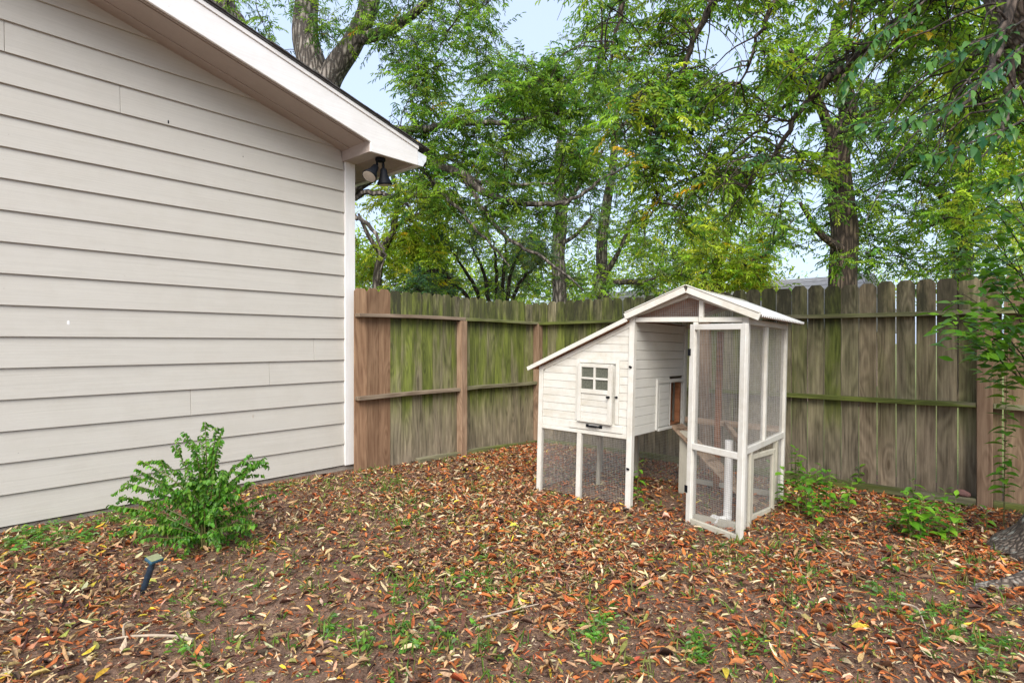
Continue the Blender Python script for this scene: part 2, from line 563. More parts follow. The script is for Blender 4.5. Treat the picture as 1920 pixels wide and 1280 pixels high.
M['bark_near'] = bark('lichen_bark', (0.14, 0.105, 0.08), (0.27, 0.22, 0.175), 0.6, 2.4)
M['leaf'] = leafmat('tree_leaves')
M['litter'] = leafmat('dead_leaves', 0.10, 0.7, 0.25, 75)
M['leaf_broad'] = leafmat_obj('seedling_leaf', (0.06, 0.22, 0.016), (0.25, 0.50, 0.035))
M['leaf_sap'] = leafmat_obj('sapling_leaf', (0.07, 0.23, 0.014), (0.25, 0.48, 0.035))


def soilmat():
    m, nt, ns, ls, b = newmat('soil')
    tc = ns.new('ShaderNodeTexCoord'); v = tc.outputs['Object']
    n1 = noise(ns, ls, v, 1.4, 5, 0.6)
    n2 = noise(ns, ls, v, 18, 6, 0.7)
    n3 = noise(ns, ls, v, 110, 4, 0.7)
    r1 = ramp(ns, [(0.3, (0.12, 0.071, 0.048)), (0.7, (0.32, 0.205, 0.142))])
    s = math_n(ns, ls, 'MULTIPLY_ADD', n2.outputs[0], 0.55, math_n(ns, ls, 'MULTIPLY', n1.outputs[0], 0.5))
    ls.new(s, r1.inputs[0])
    r3 = ramp(ns, [(0.33, 0.45), (0.5, 0.95), (0.72, 1.5)])
    ls.new(n3.outputs[0], r3.inputs[0])
    c = mix(ns, ls, 1.0, r1.outputs[0], r3.outputs[0], 'MULTIPLY')
    # neighbours' lawn beyond the fences
    sx = ns.new('ShaderNodeSeparateXYZ'); ls.new(v, sx.inputs[0])
    gcol = ramp(ns, [(0.3, (0.10, 0.14, 0.04)), (0.7, (0.30, 0.31, 0.12))])
    ls.new(n2.outputs[0], gcol.inputs[0])
    g1 = math_n(ns, ls, 'MULTIPLY_ADD', sx.outputs[0], 0.9, math_n(ns, ls, 'ADD', sx.outputs[1], -8.7))
    g = ramp(ns, [(0.5, 0.0), (0.52, 1.0)])
    ls.new(g1, g.inputs[0])
    c = mix(ns, ls, g.outputs[0], c, gcol.outputs[0])
    ls.new(c, b.inputs['Base Color'])
    b.inputs['Roughness'].default_value = 0.95
    b.inputs['Specular IOR Level'].default_value = 0.15
    h = math_n(ns, ls, 'MULTIPLY_ADD', n3.outputs[0], 0.4, n2.outputs[0])
    bump(ns, ls, h, 0.9, 0.025, b)
    return m


M['soil'] = soilmat()

# ------------------------------------------------------------------ ground
def build_ground():
    near_x = np.arange(-5.0, 5.5, 0.05); near_y = np.arange(1.2, 9.2, 0.05)
    far = np.array([0.3, 0.8, 1.8, 4, 9, 20, 45, 100, 220, 500, 1000])
    xs = np.concatenate([-5.0 - far[::-1], near_x, near_x[-1] + far])
    ys = np.concatenate([1.2 - far[::-1], near_y, near_y[-1] + far])
    X, Y = np.meshgrid(xs, ys)
    Z = ground_z(X, Y)
    V = np.stack([X, Y, Z], -1).reshape(-1, 3)
    nx = len(xs)
    j, i = np.meshgrid(np.arange(len(ys) - 1), np.arange(nx - 1), indexing='ij')
    a = (j * nx + i).ravel()
    Q = np.stack([a, a + 1, a + nx + 1, a + nx], 1)
    o = link('ground', np_mesh('ground', V, Q, M['soil'], smooth=True))
    tag(o, kind='structure')
    return o


build_ground()

# ------------------------------------------------------------------ house
HU = np.array([0.659, 0.752]); HU = HU / np.linalg.norm(HU)      # along the wall, away from the camera
HROT = math.atan2(HU[1], HU[0])
HO = (-1.7216, 5.88, 0.0)
house = empty('house', HO, (0, 0, HROT))
tag(house, 'beige lap sided house with white corner trim and sloping gable eave', 'house')
# house frame: +x along the wall away from the camera, -y out of the wall, z up
SL = 0.27; ZE = 3.22; SMAX = 7.0; DRK = 0.48
def rake_z(x): return ZE - SL * x      # height of soffit line where x <= 0 runs towards the camera


def build_house():
    wall = MB().prism([(-SMAX, 0.03), (0.10, 0.03), (0.10, ZE + .02), (-SMAX, rake_z(-SMAX) + .03)], 1, 0.012, 5.5).build('wall', M['siding'], house)
    e = 0.214
    seams = {5: [-.335], 4: [-.78], 3: [-1.45], 15: [-2.62], 14: [-1.95], 9: [-4.2], 1: [-3.9], 7: [-4.6], 12: [-5.2], 0: [-4.4]}
    for k in range(0, 24):
        z0 = 0.04 + e * k; z1 = z0 + 0.226
        def xr(z): return min(-0.002, (ZE + .03 - z) / SL if z > ZE + .03 else -0.002)
        cuts = [-SMAX] + sorted(seams.get(k, [])) + [None]
        for a, b in zip(cuts[:-1], cuts[1:]):
            x0 = a + 0.0012
            if b is None: xb0, xb1 = xr(z0), xr(z1)
            else: xb0 = xb1 = b - 0.0012
            if xb1 <= x0 + .02: continue
            prof = [(-0.024, z0), (-0.006, z1), (0.002, z1), (-0.009, z0)]
            vs = []
            for x_at in (0, 1):
                for (y, z) in prof:
                    x = x0 if x_at == 0 else (xb0 if z == z0 else xb1)
                    vs.append((x - x0, y, z - z0))
            mb = MB().add(vs, [(0, 3, 2, 1), (4, 5, 6, 7), (0, 1, 5, 4), (1, 2, 6, 5), (2, 3, 7, 6), (3, 0, 4, 7)])
            o = mb.build('siding_board', M['siding'], wall, (x0, 0, z0), bevel=0.0018)
    MB().box((-SMAX, 0.0, -0.4), (0.13, 5.5, 0.028)).build('foundation', M['concrete'], house)
    MB().box((0.0, -0.034, 0.035), (0.118, 0.01, ZE - 0.005)).build('corner_trim', M['trim'], house, bevel=0.003)
    MB().box((0.104, 0.0115, 0.035), (0.130, 0.12, ZE - 0.1)).build('corner_trim', M['trim'], house, bevel=0.003)
    # frieze strip where the wall meets the rake soffit
    # sloping soffit boards
    def sl(x0, x1, y0, y1, zo0, zo1, name, mat, bev=0.002, par=house):
        vs = []
        for x in (x0, x1):
            for y, zo in ((y0, zo0), (y1, zo0), (y1, zo1), (y0, zo1)):
                vs.append((x, y, rake_z(x) + zo))
        return MB().add(vs, [(0, 1, 2, 3), (7, 6, 5, 4), (0, 4, 5, 1), (1, 5, 6, 2), (2, 6, 7, 3), (3, 7, 4, 0)]).build(name, mat, par, bevel=bev)
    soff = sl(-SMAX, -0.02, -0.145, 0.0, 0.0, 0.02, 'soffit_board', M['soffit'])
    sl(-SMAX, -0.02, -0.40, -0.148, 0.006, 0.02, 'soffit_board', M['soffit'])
    # perforated vent strip next to the rake board: a ridged strip
    vent = MB()
    x = -4.2
    while x < -0.05:
        for (ya, yb) in ((-0.475, -0.452), (-0.446, -0.424)):
            vs = []
            for xx in (x, x + 0.011):
                for y, zo in ((ya, 0.004), (yb, 0.004), (yb, 0.012), (ya, 0.012)):
                    vs.append((xx, y, rake_z(xx) + zo))
            vent.add(vs, [(0, 1, 2, 3), (7, 6, 5, 4), (0, 4, 5, 1), (1, 5, 6, 2), (2, 6, 7, 3), (3, 7, 4, 0)])
        x += 0.021
    tag(vent.build('soffit_vent', M['soffit'], house), kind='stuff')
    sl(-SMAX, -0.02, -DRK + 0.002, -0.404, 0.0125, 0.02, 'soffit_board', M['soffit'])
    # rake board, its upper trim strip and the drip edge
    xe = 0.56
    rb = MB()
    z_b = 3.12
    pts = [(-SMAX, rake_z(-SMAX) - 0.012), (-0.02, rake_z(-0.02) - 0.012), (-0.02, z_b), (xe, z_b), (xe, rake_z(xe) + 0.215), (-SMAX, rake_z(-SMAX) + 0.215)]
    rb.prism(pts, 1, -DRK - 0.022, -DRK)
    rb.build('rake_board', M['trimx'], house, bevel=0.003)
    sl(-SMAX, xe + .004, -DRK - 0.034, -DRK + .01, 0.2155, 0.252, 'rake_trim', M['trimx'])
    # eave box: inner cheek and vented bottom
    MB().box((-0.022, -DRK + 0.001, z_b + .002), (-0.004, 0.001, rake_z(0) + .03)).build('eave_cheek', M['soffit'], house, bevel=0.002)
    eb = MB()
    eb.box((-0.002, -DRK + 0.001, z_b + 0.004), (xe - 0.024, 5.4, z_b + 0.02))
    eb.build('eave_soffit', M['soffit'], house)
    rib = MB()
    y = -DRK + 0.03
    while y < 1.2:
        rib.box((0.135, y, z_b - 0.001), (xe - 0.09, y + 0.010, z_b + 0.0035))
        y += 0.021
    tag(rib.build('soffit_vent', M['soffit'], house), kind='stuff')
    MB().box((xe - 0.022, -DRK + 0.001, z_b - 0.006), (xe - 0.001, 5.4, z_b + 0.14)).build('eave_fascia', M['trimx'], house, bevel=0.002)
    # gutter along the eave (K profile) with its end cap
    prof = [(xe + 0.002, 3.125), (xe + 0.062, 3.125), (xe + 0.085, 3.165), (xe + 0.105, 3.185), (xe + 0.110, 3.235), (xe + 0.100, 3.235), (xe + 0.094, 3.192), (xe + 0.058, 3.132), (xe + 0.008, 3.132), (xe + 0.008, 3.25), (xe + 0.002, 3.25)]
    gt = MB().prism(prof, 1, -DRK - 0.02, 5.4).build('gutter', M['gutter'], house)
    cap = [(xe + 0.002, 3.122), (xe + 0.064, 3.122), (xe + 0.088, 3.163), (xe + 0.108, 3.184), (xe + 0.113, 3.238), (xe + 0.09, 3.245), (xe + 0.002, 3.262)]
    MB().prism(cap, 1, -DRK - 0.0245, -DRK - 0.0205).build('end_cap', M['gutter'], gt)
    # roof deck with shingles
    rf = sl(-SMAX, xe + 0.05, -DRK - 0.045, 5.5, 0.2535, 0.268, 'roof', M['shingle'])
    # ragged shingle courses along the rake edge and eave
    x = -SMAX; rnd = random.Random(4)
    while x < xe - .02:
        w = 0.13
        ov = rnd.uniform(0.0, 0.012)
        sl(x, x + w + 0.03, -DRK - 0.052 - ov, 0.5, 0.2685 + rnd.uniform(0, .002), 0.2755 + rnd.uniform(0, .004), 'shingle', M['shingle'], 0, rf)
        x += w


build_house()


def siding_marks():
    wall = [o for o in house.children if o.name.startswith('wall')][0]
    for x, z, w, h, m in ((-2.27, 1.425, .010, .020, 'trim'), (-1.62, 3.06, .006, .018, 'black'), (-1.02, 2.93, .003, .006, 'black'), (-3.0, .30, .004, .02, 'twig'), (-.93, .62, .003, .02, 'twig')):
        k = int((z - .04) / .214); f = (z - .04 - .214 * k) / .226
        y = -.024 + .018 * f
        n = 8
        vs = [(w * math.cos(6.283 * i / n) * (1 + .25 * math.sin(3 * i)), -.0006, h * math.sin(6.283 * i / n)) for i in range(n)] + [(0, -.002, 0)]
        MB().add(vs, [(i, (i + 1) % n, n) for i in range(n)]).build('paint_mark', M[m], wall, (x, y, z))


siding_marks()


def house_pt(x, y, z):
    c, s = math.cos(HROT), math.sin(HROT)
    return (HO[0] + c * x - s * y, HO[1] + s * x + c * y, z)


def lathe(mb, prof, p0, axis, n=20):
    """revolve (t along axis, r) profile about an axis from p0"""
    axis = Vector(axis).normalized(); p0 = Vector(p0)
    a = axis.cross(Vector((0.3, 0.2, 0.9))).normalized(); b = axis.cross(a)
    k = len(mb.v); vs = []
    for t, r in prof:
        for i in range(n):
            th = 2 * math.pi * i / n
            vs.append(tuple(p0 + axis * t + (a * math.cos(th) + b * math.sin(th)) * r))
    fs = []
    for j in range(len(prof) - 1):
        for i in range(n):
            fs.append((j * n + i, j * n + (i + 1) % n, (j + 1) * n + (i + 1) % n, (j + 1) * n + i))
    fs.append(tuple(range(n))); fs.append(tuple((len(prof) - 1) * n + i for i in range(n)))
    mb.add(vs, fs)
    return mb


def build_floodlight():
    base = Vector(house_pt(0.165, -0.40, 3.119))
    t = empty('floodlight', base)
    tag(t, 'black twin head floodlight under the eave corner', 'floodlight')
    mp = MB(); lathe(mp, [(0, .048), (-.018, .052), (-.032, .046), (-.036, .02)], (0, 0, 0), (0, 0, 1), 24)
    mp.build('mount', M['black'], t)
    view = Vector((0, 0, CAMH)) - base
    d1 = Vector((-0.28, -0.55, -0.78)); d2 = Vector((0.06, 0.10, -0.99))
    for off, d in ((Vector((-0.03, -0.012, -0.034)), d1), (Vector((0.022, 0.03, -0.034)), d2)):
        d = d.normalized()
        kn = MB(); kn.tube([off, off + Vector((0, 0, -0.03)), off + Vector((0, 0, -.035)) + d * 0.03], [.012, .014, .012], 10)
        kn.build('knuckle', M['black'], t)
        p = off + Vector((0, 0, -0.035)) + d * 0.02
        h = MB(); lathe(h, [(0, .020), (.012, .032), (.07, .040), (.10, .052), (.145, .071), (.165, .074), (.167, .068)], p, d, 28)
        ho = h.build('lamp_head', M['black'], t)
        ho.data.polygons.foreach_set('use_smooth', [len(f.vertices) == 4 for f in ho.data.polygons])
        ln = MB(); lathe(ln, [(.1675, .066), (.171, .050), (.174, .02)], p, d, 28)
        ln.build('lens', M['lens'], ho)


build_floodlight()

# ------------------------------------------------------------------ fences
A_L = np.array([-1.588, 5.813]); D_L = np.array([0.688, 0.725]); D_L /= np.linalg.norm(D_L)
C_F = np.array([0.349, 7.854]); D_R = np.array([0.760, -0.649]); D_R /= np.linalg.norm(D_R)


def picket_mesh(w, h, ear, th=0.016):
    mb = MB()
    x = w / 2
    mb.prism([(-x, 0), (x, 0), (x, h - ear), (x - ear * .8, h), (-x + ear * .8, h), (-x, h - ear)], 1, -th / 2, th / 2)
    return mb.mesh('picket', M['fence'])


PKM = [picket_mesh(w, h, e) for (w, h, e) in ((.139, 1.86, .036), (.1375, 1.865, .04), (.1395, 1.857, .032), (.138, 1.87, .038))]


def picket(parent, x, y, z, rz=0, color=(0, 0, .6, 1), mesh=None, ry=0):
    o = link('picket', mesh or random.choice(PKM), parent, (x, y, z), (0, ry, rz))
    o.color = color
    return o


def rail(parent, x0, x1, y, z, h=0.038, d=0.082, color=(.3, 0, .5, 1), dz=0.0):
    mb = MB()
    L = x1 - x0
    n = 6; vs = []
    for i in range(n + 1):
        t = i / n
        zz = dz * t + 0.006 * math.sin(t * 3.1 + x0) * (1 if i not in (0, n) else 0)
        for yy, z2 in ((-d / 2, -h / 2), (d / 2, -h / 2), (d / 2, h / 2), (-d / 2, h / 2)):
            vs.append((L * t, yy, z2 + zz))
    fs = [(0, 1, 2, 3), tuple(n * 4 + k for k in (3, 2, 1, 0))]
    for i in range(n):
        for k in range(4):
            fs.append((i * 4 + k, (i + 1) * 4 + k, (i + 1) * 4 + (k + 1) % 4, i * 4 + (k + 1) % 4))
    o = mb.add(vs, fs).build('rail', M['rail'], parent, (x0, y, z), bevel=0.003)
    o.color = color
    return o


def build_fences():
    rnd = random.Random(11)
    # ---- left fence: local x runs from the house to the corner, local -y faces the yard
    rotL = math.atan2(D_L[1], D_L[0])
    fl = empty('fence', (A_L[0], A_L[1], 0), (0, 0, rotL))
    tag(fl, 'mossy green wooden picket fence running from house corner to back corner', 'fence')
    LEN = float(np.linalg.norm(C_F - A_L))
    x = -0.005; i = 0
    while x < LEN - 0.02:
        w = 0.1425
        xc = x + w / 2
        if xc < 0.42:
            red, moss, gr = 0.92, 0.02, 0.18
            if xc < 0.06: red, gr = 0.6, 0.5
        else:
            red, moss, gr = 0.0, rnd.uniform(0.62, 1.0), rnd.uniform(0.75, 1.0)
        z = -0.02 - 0.055 * sstep(1, 2.7, xc) + rnd.uniform(-.008, .008)
        if i % 5 == 3: z -= 0.01
        picket(fl, xc + rnd.uniform(-.001, .001), rnd.uniform(-.0015, .0015), float(z) + (0.0 if xc < 2 else .03), rnd.uniform(-.006, .006), (moss, red, gr, 1), ry=rnd.uniform(-.003, .003))
        x += w; i += 1
    # posts (4x4) on the yard side
    xm = 1.39
    for xp, col in ((xm, 1), (LEN - 0.06, 0)):
        MB().box((-.045, -.045, -.12), (.045, .045, 1.54)).build('post', M['post'], fl, (xp, -0.058, 0.0), bevel=0.004)
    yr = -0.049
    rail(fl, 0.0, xm + 0.035, yr, 1.560, 0.036, 0.082, (.02, .35, .1, 1), dz=0.003)
    rail(fl, xm + 0.04, LEN - .02, yr - .002, 1.557, 0.036, 0.08, (.75, 0, .4, 1), dz=-.008)
    rail(fl, 0.0, xm - .0465, yr, 0.722, 0.038, 0.082, (.05, .35, .2, 1), dz=0.014)
    rail(fl, xm + 0.0465, LEN - .107, yr, 0.742, 0.038, 0.082, (.25, .1, .3, 1), dz=0.006)
    rail(fl, 0.75, xm - .0465, yr, -0.01, 0.045, 0.082, (.35, 0, .6, 1), dz=-.01)
    rail(fl, xm + 0.0465, LEN - .107, yr, -0.018, 0.05, 0.082, (.6, 0, .5, 1), dz=-.03)
    # ---- right fence: local x runs from the corner to the right, +y away from the yard
    rotR = math.atan2(D_R[1], D_R[0])
    fr = empty('fence', (C_F[0], C_F[1], 0), (0, 0, rotR))
    tag(fr, 'tall brown weathered picket fence behind the coop with light showing through gaps', 'fence')
    x = 0.03; i = 0
    while x < 6.3:
        w = 0.1465 if x > 1.2 else 0.1425
        xc = x + w / 2
        # algae is heavy near the corner and behind the coop, faint further right
        moss = 0.85 if xc < 2.6 else (0.65 if xc < 3.6 else 0.33)
        moss *= rnd.uniform(0.35, 1.2)
        red = 0.0 if xc < 3.6 else rnd.uniform(0.0, 0.28)
        if xc > 4.75: red = rnd.uniform(.45, .6); moss *= .4
        gr = rnd.uniform(0.7, 1.0)
        picket(fr, xc + rnd.uniform(-.001, .001), rnd.uniform(-.0015, .0015), -0.03 + rnd.uniform(-.007, .007), rnd.uniform(-.006, .006), (moss, red, gr, 1), ry=rnd.uniform(-.003, .003))
        x += w; i += 1
    yr = -0.0505
    posts = [2.36, 4.715, 6.25]
    for xp in posts:
        MB().box((-.052, -.045, -.14), (.052, .045, 1.515)).build('post', M['post'], fr, (xp, -0.055, 0), bevel=0.004)
    seg = [-.02] + posts
    for a, b in zip(seg[:-1], seg[1:]):
        far = a < 2
        rail(fr, a + .004, b - .004, yr - .0015, 1.539, 0.038, 0.084, (.9 if far else .4, 0, .8, 1), dz=0.0)
        rail(fr, a + (.004 if a < 0 else .0535), b - .0535, yr, 0.765, 0.040, 0.084, (1.0 if b < 5 else .4, 0, .3, 1), dz=0.003)
        rail(fr, a + (.004 if a < 0 else .0535), b - .0535, yr, -0.040, 0.060, 0.084, (.6, 0, .6, 1), dz=0.004)
    return fl, fr


FENCE_L, FENCE_R = build_fences()


def fence_pt(t, out, z):
    """point beside the right fence: t along it, out towards the yard"""
    n = np.array([-D_R[1], D_R[0]]) * -1
    q = C_F + D_R * t + n * out
    return (float(q[0]), float(q[1]), z)

# ------------------------------------------------------------------ chicken coop
CY = R(-38.5); CRX = R(-0.9); CRY = R(1.1)
CROT = Matrix.Rotation(CY, 4, 'Z') @ Matrix.Rotation(CRX, 4, 'X') @ Matrix.Rotation(CRY, 4, 'Y')
W1, W2, WC, DC = 0.90, 1.368, 1.75, 1.085
HL, HB, HE, HM = 1.02, 0.557, 1.493, 0.55
RX, RZ = 1.325, 1.70          # ridge


def wire_panel(mb, origin, eu, ev, lu, lv, pitch=0.0140, r=0.0006, clip=None, wob=0.0006):
    """hardware cloth: square grid of thin wires in the plane eu,ev"""
    o = Vector(origin); eu = Vector(eu).normalized(); ev = Vector(ev).normalized(); n = eu.cross(ev)
    rnd = random.Random(int(lu * 1000) + int(lv * 977))
    def bar(p, q, side):
        vs = []
        for e in (p, q):
            for a, b in ((-1, -1), (1, -1), (1, 1), (-1, 1)):
                vs.append(tuple(e + side * (a * r) + n * (b * r)))
        mb.add(vs, [(0, 4, 5, 1), (1, 5, 6, 2), (2, 6, 7, 3), (3, 7, 4, 0)])
    k = 0.5 * pitch
    while k < lu:
        a, b = (0, lv) if clip is None else clip('u', k)
        if b - a > 0.01: bar(o + eu * (k + rnd.uniform(-wob, wob)) + ev * a, o + eu * (k + rnd.uniform(-wob, wob)) + ev * b, eu)
        k += pitch
    k = 0.5 * pitch
    while k < lv:
        a, b = (0, lu) if clip is None else clip('v', k)
        if b - a > 0.01: bar(o + ev * (k + rnd.uniform(-wob, wob)) + eu * a + n * r, o + ev * (k + rnd.uniform(-wob, wob)) + eu * b + n * r, ev)
        k += pitch
    return mb


def wire_part(parent, *a, **k):
    o = wire_panel(MB(), *a, **k).build('wire_mesh', M['wire'], parent)
    tag(o, kind='stuff')
    return o


def build_coop():
    coop = empty('chicken_coop', (0.21, 5.016, 0.02))
    coop.rotation_euler = CROT.to_euler()
    tag(coop, 'white wooden chicken coop with raised nest house and open wire run', 'chicken coop')
    p = 0.042
    bv = 0.0025
    def post(x, y, z0, z1, mat='coopz', w=p, d=p):
        return MB().box((-w / 2, -d / 2, 0), (w / 2, d / 2, z1 - z0)).build('post', M[mat], coop, (x, y, z0), bevel=bv)
    def bar(name, a, b, w=p, h=p, mat='coop', par=coop, up=(0, 0, 1)):
        a = Vector(a); b = Vector(b)
        o = MB().beam(a, b, w, h, up).build(name, M[mat], par, bevel=bv)
        return o
    zr = lambda x: 1.03 + (x + .06) * (1.445 - 1.03) / 0.92    # underside of the low roof
    y0 = p / 2
    # posts
    post(0.021, y0, -.03, zr(.021) - .004); post(W1 - .023, y0, -.03, HE + .02, w=.046, d=.05)
    post(WC - .021, y0, -.03, HE - .02)
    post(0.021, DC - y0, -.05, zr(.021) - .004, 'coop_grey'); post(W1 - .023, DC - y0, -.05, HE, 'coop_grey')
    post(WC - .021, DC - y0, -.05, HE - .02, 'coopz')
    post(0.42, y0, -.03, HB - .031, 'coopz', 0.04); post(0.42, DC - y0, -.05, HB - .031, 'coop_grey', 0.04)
    post(0.30, .55, -.05, HB, 'coop_grey', 0.03, .03)
    post(W1 + .30, DC - y0, -.05, 1.40, 'coopwood', 0.05)
    post(W2 + .012, y0, -.03, HE - .055, 'coopz', .036)
    post(W1 + .11, DC - .30, -.05, .53, 'coop_grey', .075, .05)
    # low rails of the nest house
    bar('rail', (0.042, y0, HB - .014), (W1 - .046, y0, HB - .014), .036, .032)
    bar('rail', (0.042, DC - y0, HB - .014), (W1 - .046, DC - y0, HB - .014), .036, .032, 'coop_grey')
    bar('rail', (0.021, p, HB - .014), (0.021, DC - p, HB - .014), .036, .032)
    # floor of the nest house
    MB().box((0.042, p + .002, HB + .004), (W1 - .05, DC - p - .002, HB + .018)).build('floor', M['coopwood'], coop)
    # ---- front wall of boards
    fw = MB().prism([(.0425, HB + .0025), (W1 - .0465, HB + .0025), (W1 - .0465, zr(W1 - .05) - .02), (.0425, zr(.043) - .02)], 1, .022, .030).build('front_wall', M['coop'], coop)
    MB().box((0.0425, 0.0065, HB + .003), (W1 - .0465, 0.0215, 0.628)).build('skirt_board', M['coop'], fw, bevel=.002)
    pitch = 0.0635
    dx0, dx1, dz0, dz1 = 0.375, 0.775, 0.630, 1.138       # door frame outside
    z = 0.630
    while z < zr(W1) - .03:
        zt = z + pitch - 0.0022
        def left_at(zz): return max(0.0435, (zz - 1.03) * 0.92 / (1.445 - 1.03) - .06 + .045)
        segs = []
        if z < dz1 - .01:
            segs = [(None, dx0 - .001), (dx1 + .001, W1 - .047)]
        else:
            segs = [(None, W1 - .047)]
        for a, b in segs:
            lo = left_at(z) if a is None else a
            hi = left_at(zt) if a is None else a
            if lo >= b - .01: continue
            hi = min(hi, b - .004)
            vs = []
            for y in (0.009, 0.0218):
                vs += [(lo, y, z), (b, y, z), (b, y, zt), (hi, y, zt)]
            MB().add(vs, [(0, 1, 2, 3), (7, 6, 5, 4), (0, 4, 5, 1), (1, 5, 6, 2), (2, 6, 7, 3), (3, 7, 4, 0)]).build('siding_board', M['coop'], fw, bevel=.0018)
        z += pitch
    # sloping trim under the low roof
    bar('eave_trim', (0.0, .012, zr(0) - .026), (W1 - .048, .012, zr(W1 - .048) - .026), .02, .036)
    # door frame and door
    fr = MB()
    fr.box((dx0, .003, .632), (dx0 + .032, .0215, dz1)); fr.box((dx1 - .032, .003, .632), (dx1, .0215, dz1))
    fr.box((dx0 + .0325, .004, dz1 - .03), (dx1 - .0325, .0215, dz1 + .0))
    fr.build('door_frame', M['coopz'], coop, bevel=.002)
    door = empty('nest_door', (dx0 + .036, 0.002, .628), (0, 0, R(-4.5)), coop)
    dw, dh = dx1 - dx0 - .072, dz1 - .03 - .632
    s = .034
    MB().box((0, -.026, 0), (s, 0, dh)).build('door_stile', M['coopz'], door, bevel=.002)
    MB().box((dw - s, -.026, 0), (dw, 0, dh)).build('door_stile', M['coopz'], door, bevel=.002)
    for z0, z1 in ((0, .03), (dh * .49, dh * .49 + .036), (dh - .03, dh)):
        MB().box((s + .0005, -.025, z0), (dw - s - .0005, -.001, z1)).build('door_rail', M['coop'], door, bevel=.002)
    zb = dh * .49 + .036
    MB().box((dw / 2 - .009, -.0235, zb + .0005), (dw / 2 + .009, -.003, dh - .0305)).build('muntin', M['coopz'], door)
    mz = (zb + dh - .03) / 2
    for xa, xb in ((s + .001, dw / 2 - .0095), (dw / 2 + .0095, dw - s - .001)):
        MB().box((xa, -.023, mz - .008), (xb, -.0035, mz + .008)).build('muntin', M['coop'], door)
        MB().box((xa, -.013, zb + .001), (xb, -.010, mz - .0085)).build('pane', M['darkglass'], door)
        MB().box((xa, -.013, mz + .0085), (xb, -.010, dh - .031)).build('pane', M['darkglass'], door)
    z = .031
    for k in range(4):
        zt = z + (dh * .49 - .031) / 4 - .002
        MB().box((s + .001, -.017, z), (dw - s - .001, -.004, zt)).build('door_board', M['coop'], door, bevel=.0015)
        z = zt + .002
    lt = MB()
    lathe(lt, [(0, .010), (.006, .011), (.010, .006), (.022, .005), (.024, .010), (.030, .009)], (dw - .02, -.026, dh * .46), (0, -1, 0), 12)
    lt.build('latch', M['black'], door)
    lt2 = MB(); lathe(lt2, [(0, .009), (.008, .010), (.012, .005)], (dx1 - .016, .003, .628 + dh * .46), (0, -1, 0), 12)
    lt2.box((dx1 - .030, -.012, .628 + dh * .46 - .004), (dx1 - .004, -.006, .628 + dh * .46 + .004))
    lt2.build('latch', M['black'], coop)
    # droppings drawer with its handle
    dr = MB().box((.325, -.004, HB + .008), (.818, .0062, HB + .066)).build('drawer', M['coop'], coop, bevel=.002)
    hd = MB(); hd.tube([(.505, -.004, HB + .042), (.505, -.02, HB + .042), (.53, -.026, HB + .041), (.60, -.026, HB + .041), (.625, -.02, HB + .042), (.625, -.004, HB + .042)], .006, 8)
    hd.tube([(.53, -.026, HB + .041), (.60, -.026, HB + .041)], .0085, 8)
    hd.box((.49, -.008, HB + .03), (.515, -.0042, HB + .054)); hd.box((.615, -.008, HB + .03), (.64, -.0042, HB + .054))
    hd.build('handle', M['black'], dr)
    # ---- end wall at the low side and back wall (plain boards)
    ew = MB().box((.012, p + .001, HB + .003), (.024, DC - p - .001, 1.0)).build('end_wall', M['coop_in'], coop)
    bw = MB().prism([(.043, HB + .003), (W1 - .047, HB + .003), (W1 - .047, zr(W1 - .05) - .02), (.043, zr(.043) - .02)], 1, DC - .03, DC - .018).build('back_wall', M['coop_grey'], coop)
    # ---- inner wall facing the run, with sliding pop door and opening
    iw = MB()
    xw = W1 - .012
    oy0, oy1, oz0, oz1 = .70, .985, .575, .955
    sw = MB().box((xw - .006, .052, HB - .01), (xw + .0, .058, HB + .02)).build('side_wall', M['coop_in'], coop)
    z = HB - .005
    ph = 0.0745
    while z < 1.44:
        zt = min(z + ph - .0025, 1.452)
        segs = [(.052, DC - .05)]
        if z < oz1 - .02: segs = [(.052, oy0), (oy1, DC - .05)]
        for a, b in segs:
            MB().box((xw - .006, a, z), (xw + .008, b, zt)).build('siding_board', M['coop_in'], sw, bevel=.0018)
        z += ph
    MB().box((xw + .0085, DC - .09, HB + .0), (xw + .018, DC - .052, 1.43)).build('trim_strip', M['coop_in'], sw, bevel=.002)
    # sliding door with guide strips
    sd_ = MB().box((xw + .0095, .455, oz0 + .005), (xw + .014, oy0 - .01, oz1 - .012)).build('pop_door', M['coop_in'], coop, bevel=.0015)
    z = oz0 + .008
    while z < oz1 - .05:
        MB().box((xw + .0145, .47, z), (xw + .019, oy0 - .025, z + .055)).build('door_board', M['coop_in'], sd_, bevel=.0015)
        z += .0575
    MB().box((xw + .0085, .42, oz0 - .015), (xw + .024, .446, oz1 + .03)).build('guide_strip', M['coop_in'], coop, bevel=.002)
    MB().box((xw + .0195, oy0 - .0235, oz0 - .0), (xw + .025, oy0 - .006, oz1 - .01)).build('guide_strip', M['coop_in'], coop, bevel=.002)
    MB().box((xw + .0087, .45, oz1 - .008), (xw + .022, DC - .092, oz1 + .022)).build('guide_strip', M['coop_in'], coop, bevel=.002)
    MB().box((xw + .0085, .45, oz0 - .026), (xw + .03, oy0 + .02, oz0 - .004)).build('guide_strip', M['coop_in'], coop, bevel=.002)
    MB().box((xw - .05, oy1 - .03, oz0), (xw - .0065, oy1 - .002, oz1 - .02)).build('jamb', M['coopwood'], coop, bevel=.002)
    MB().box((xw - .10, oy0 - .1, oz0), (xw - .09, oy1 + .02, oz1)).build('partition', M['coopwood'], coop)
    # ---- run frame
    bar('rail', (W1 + .0005, y0, HE - .035), (W2 + .028, y0 - .0, HE - .035), .036, .036)
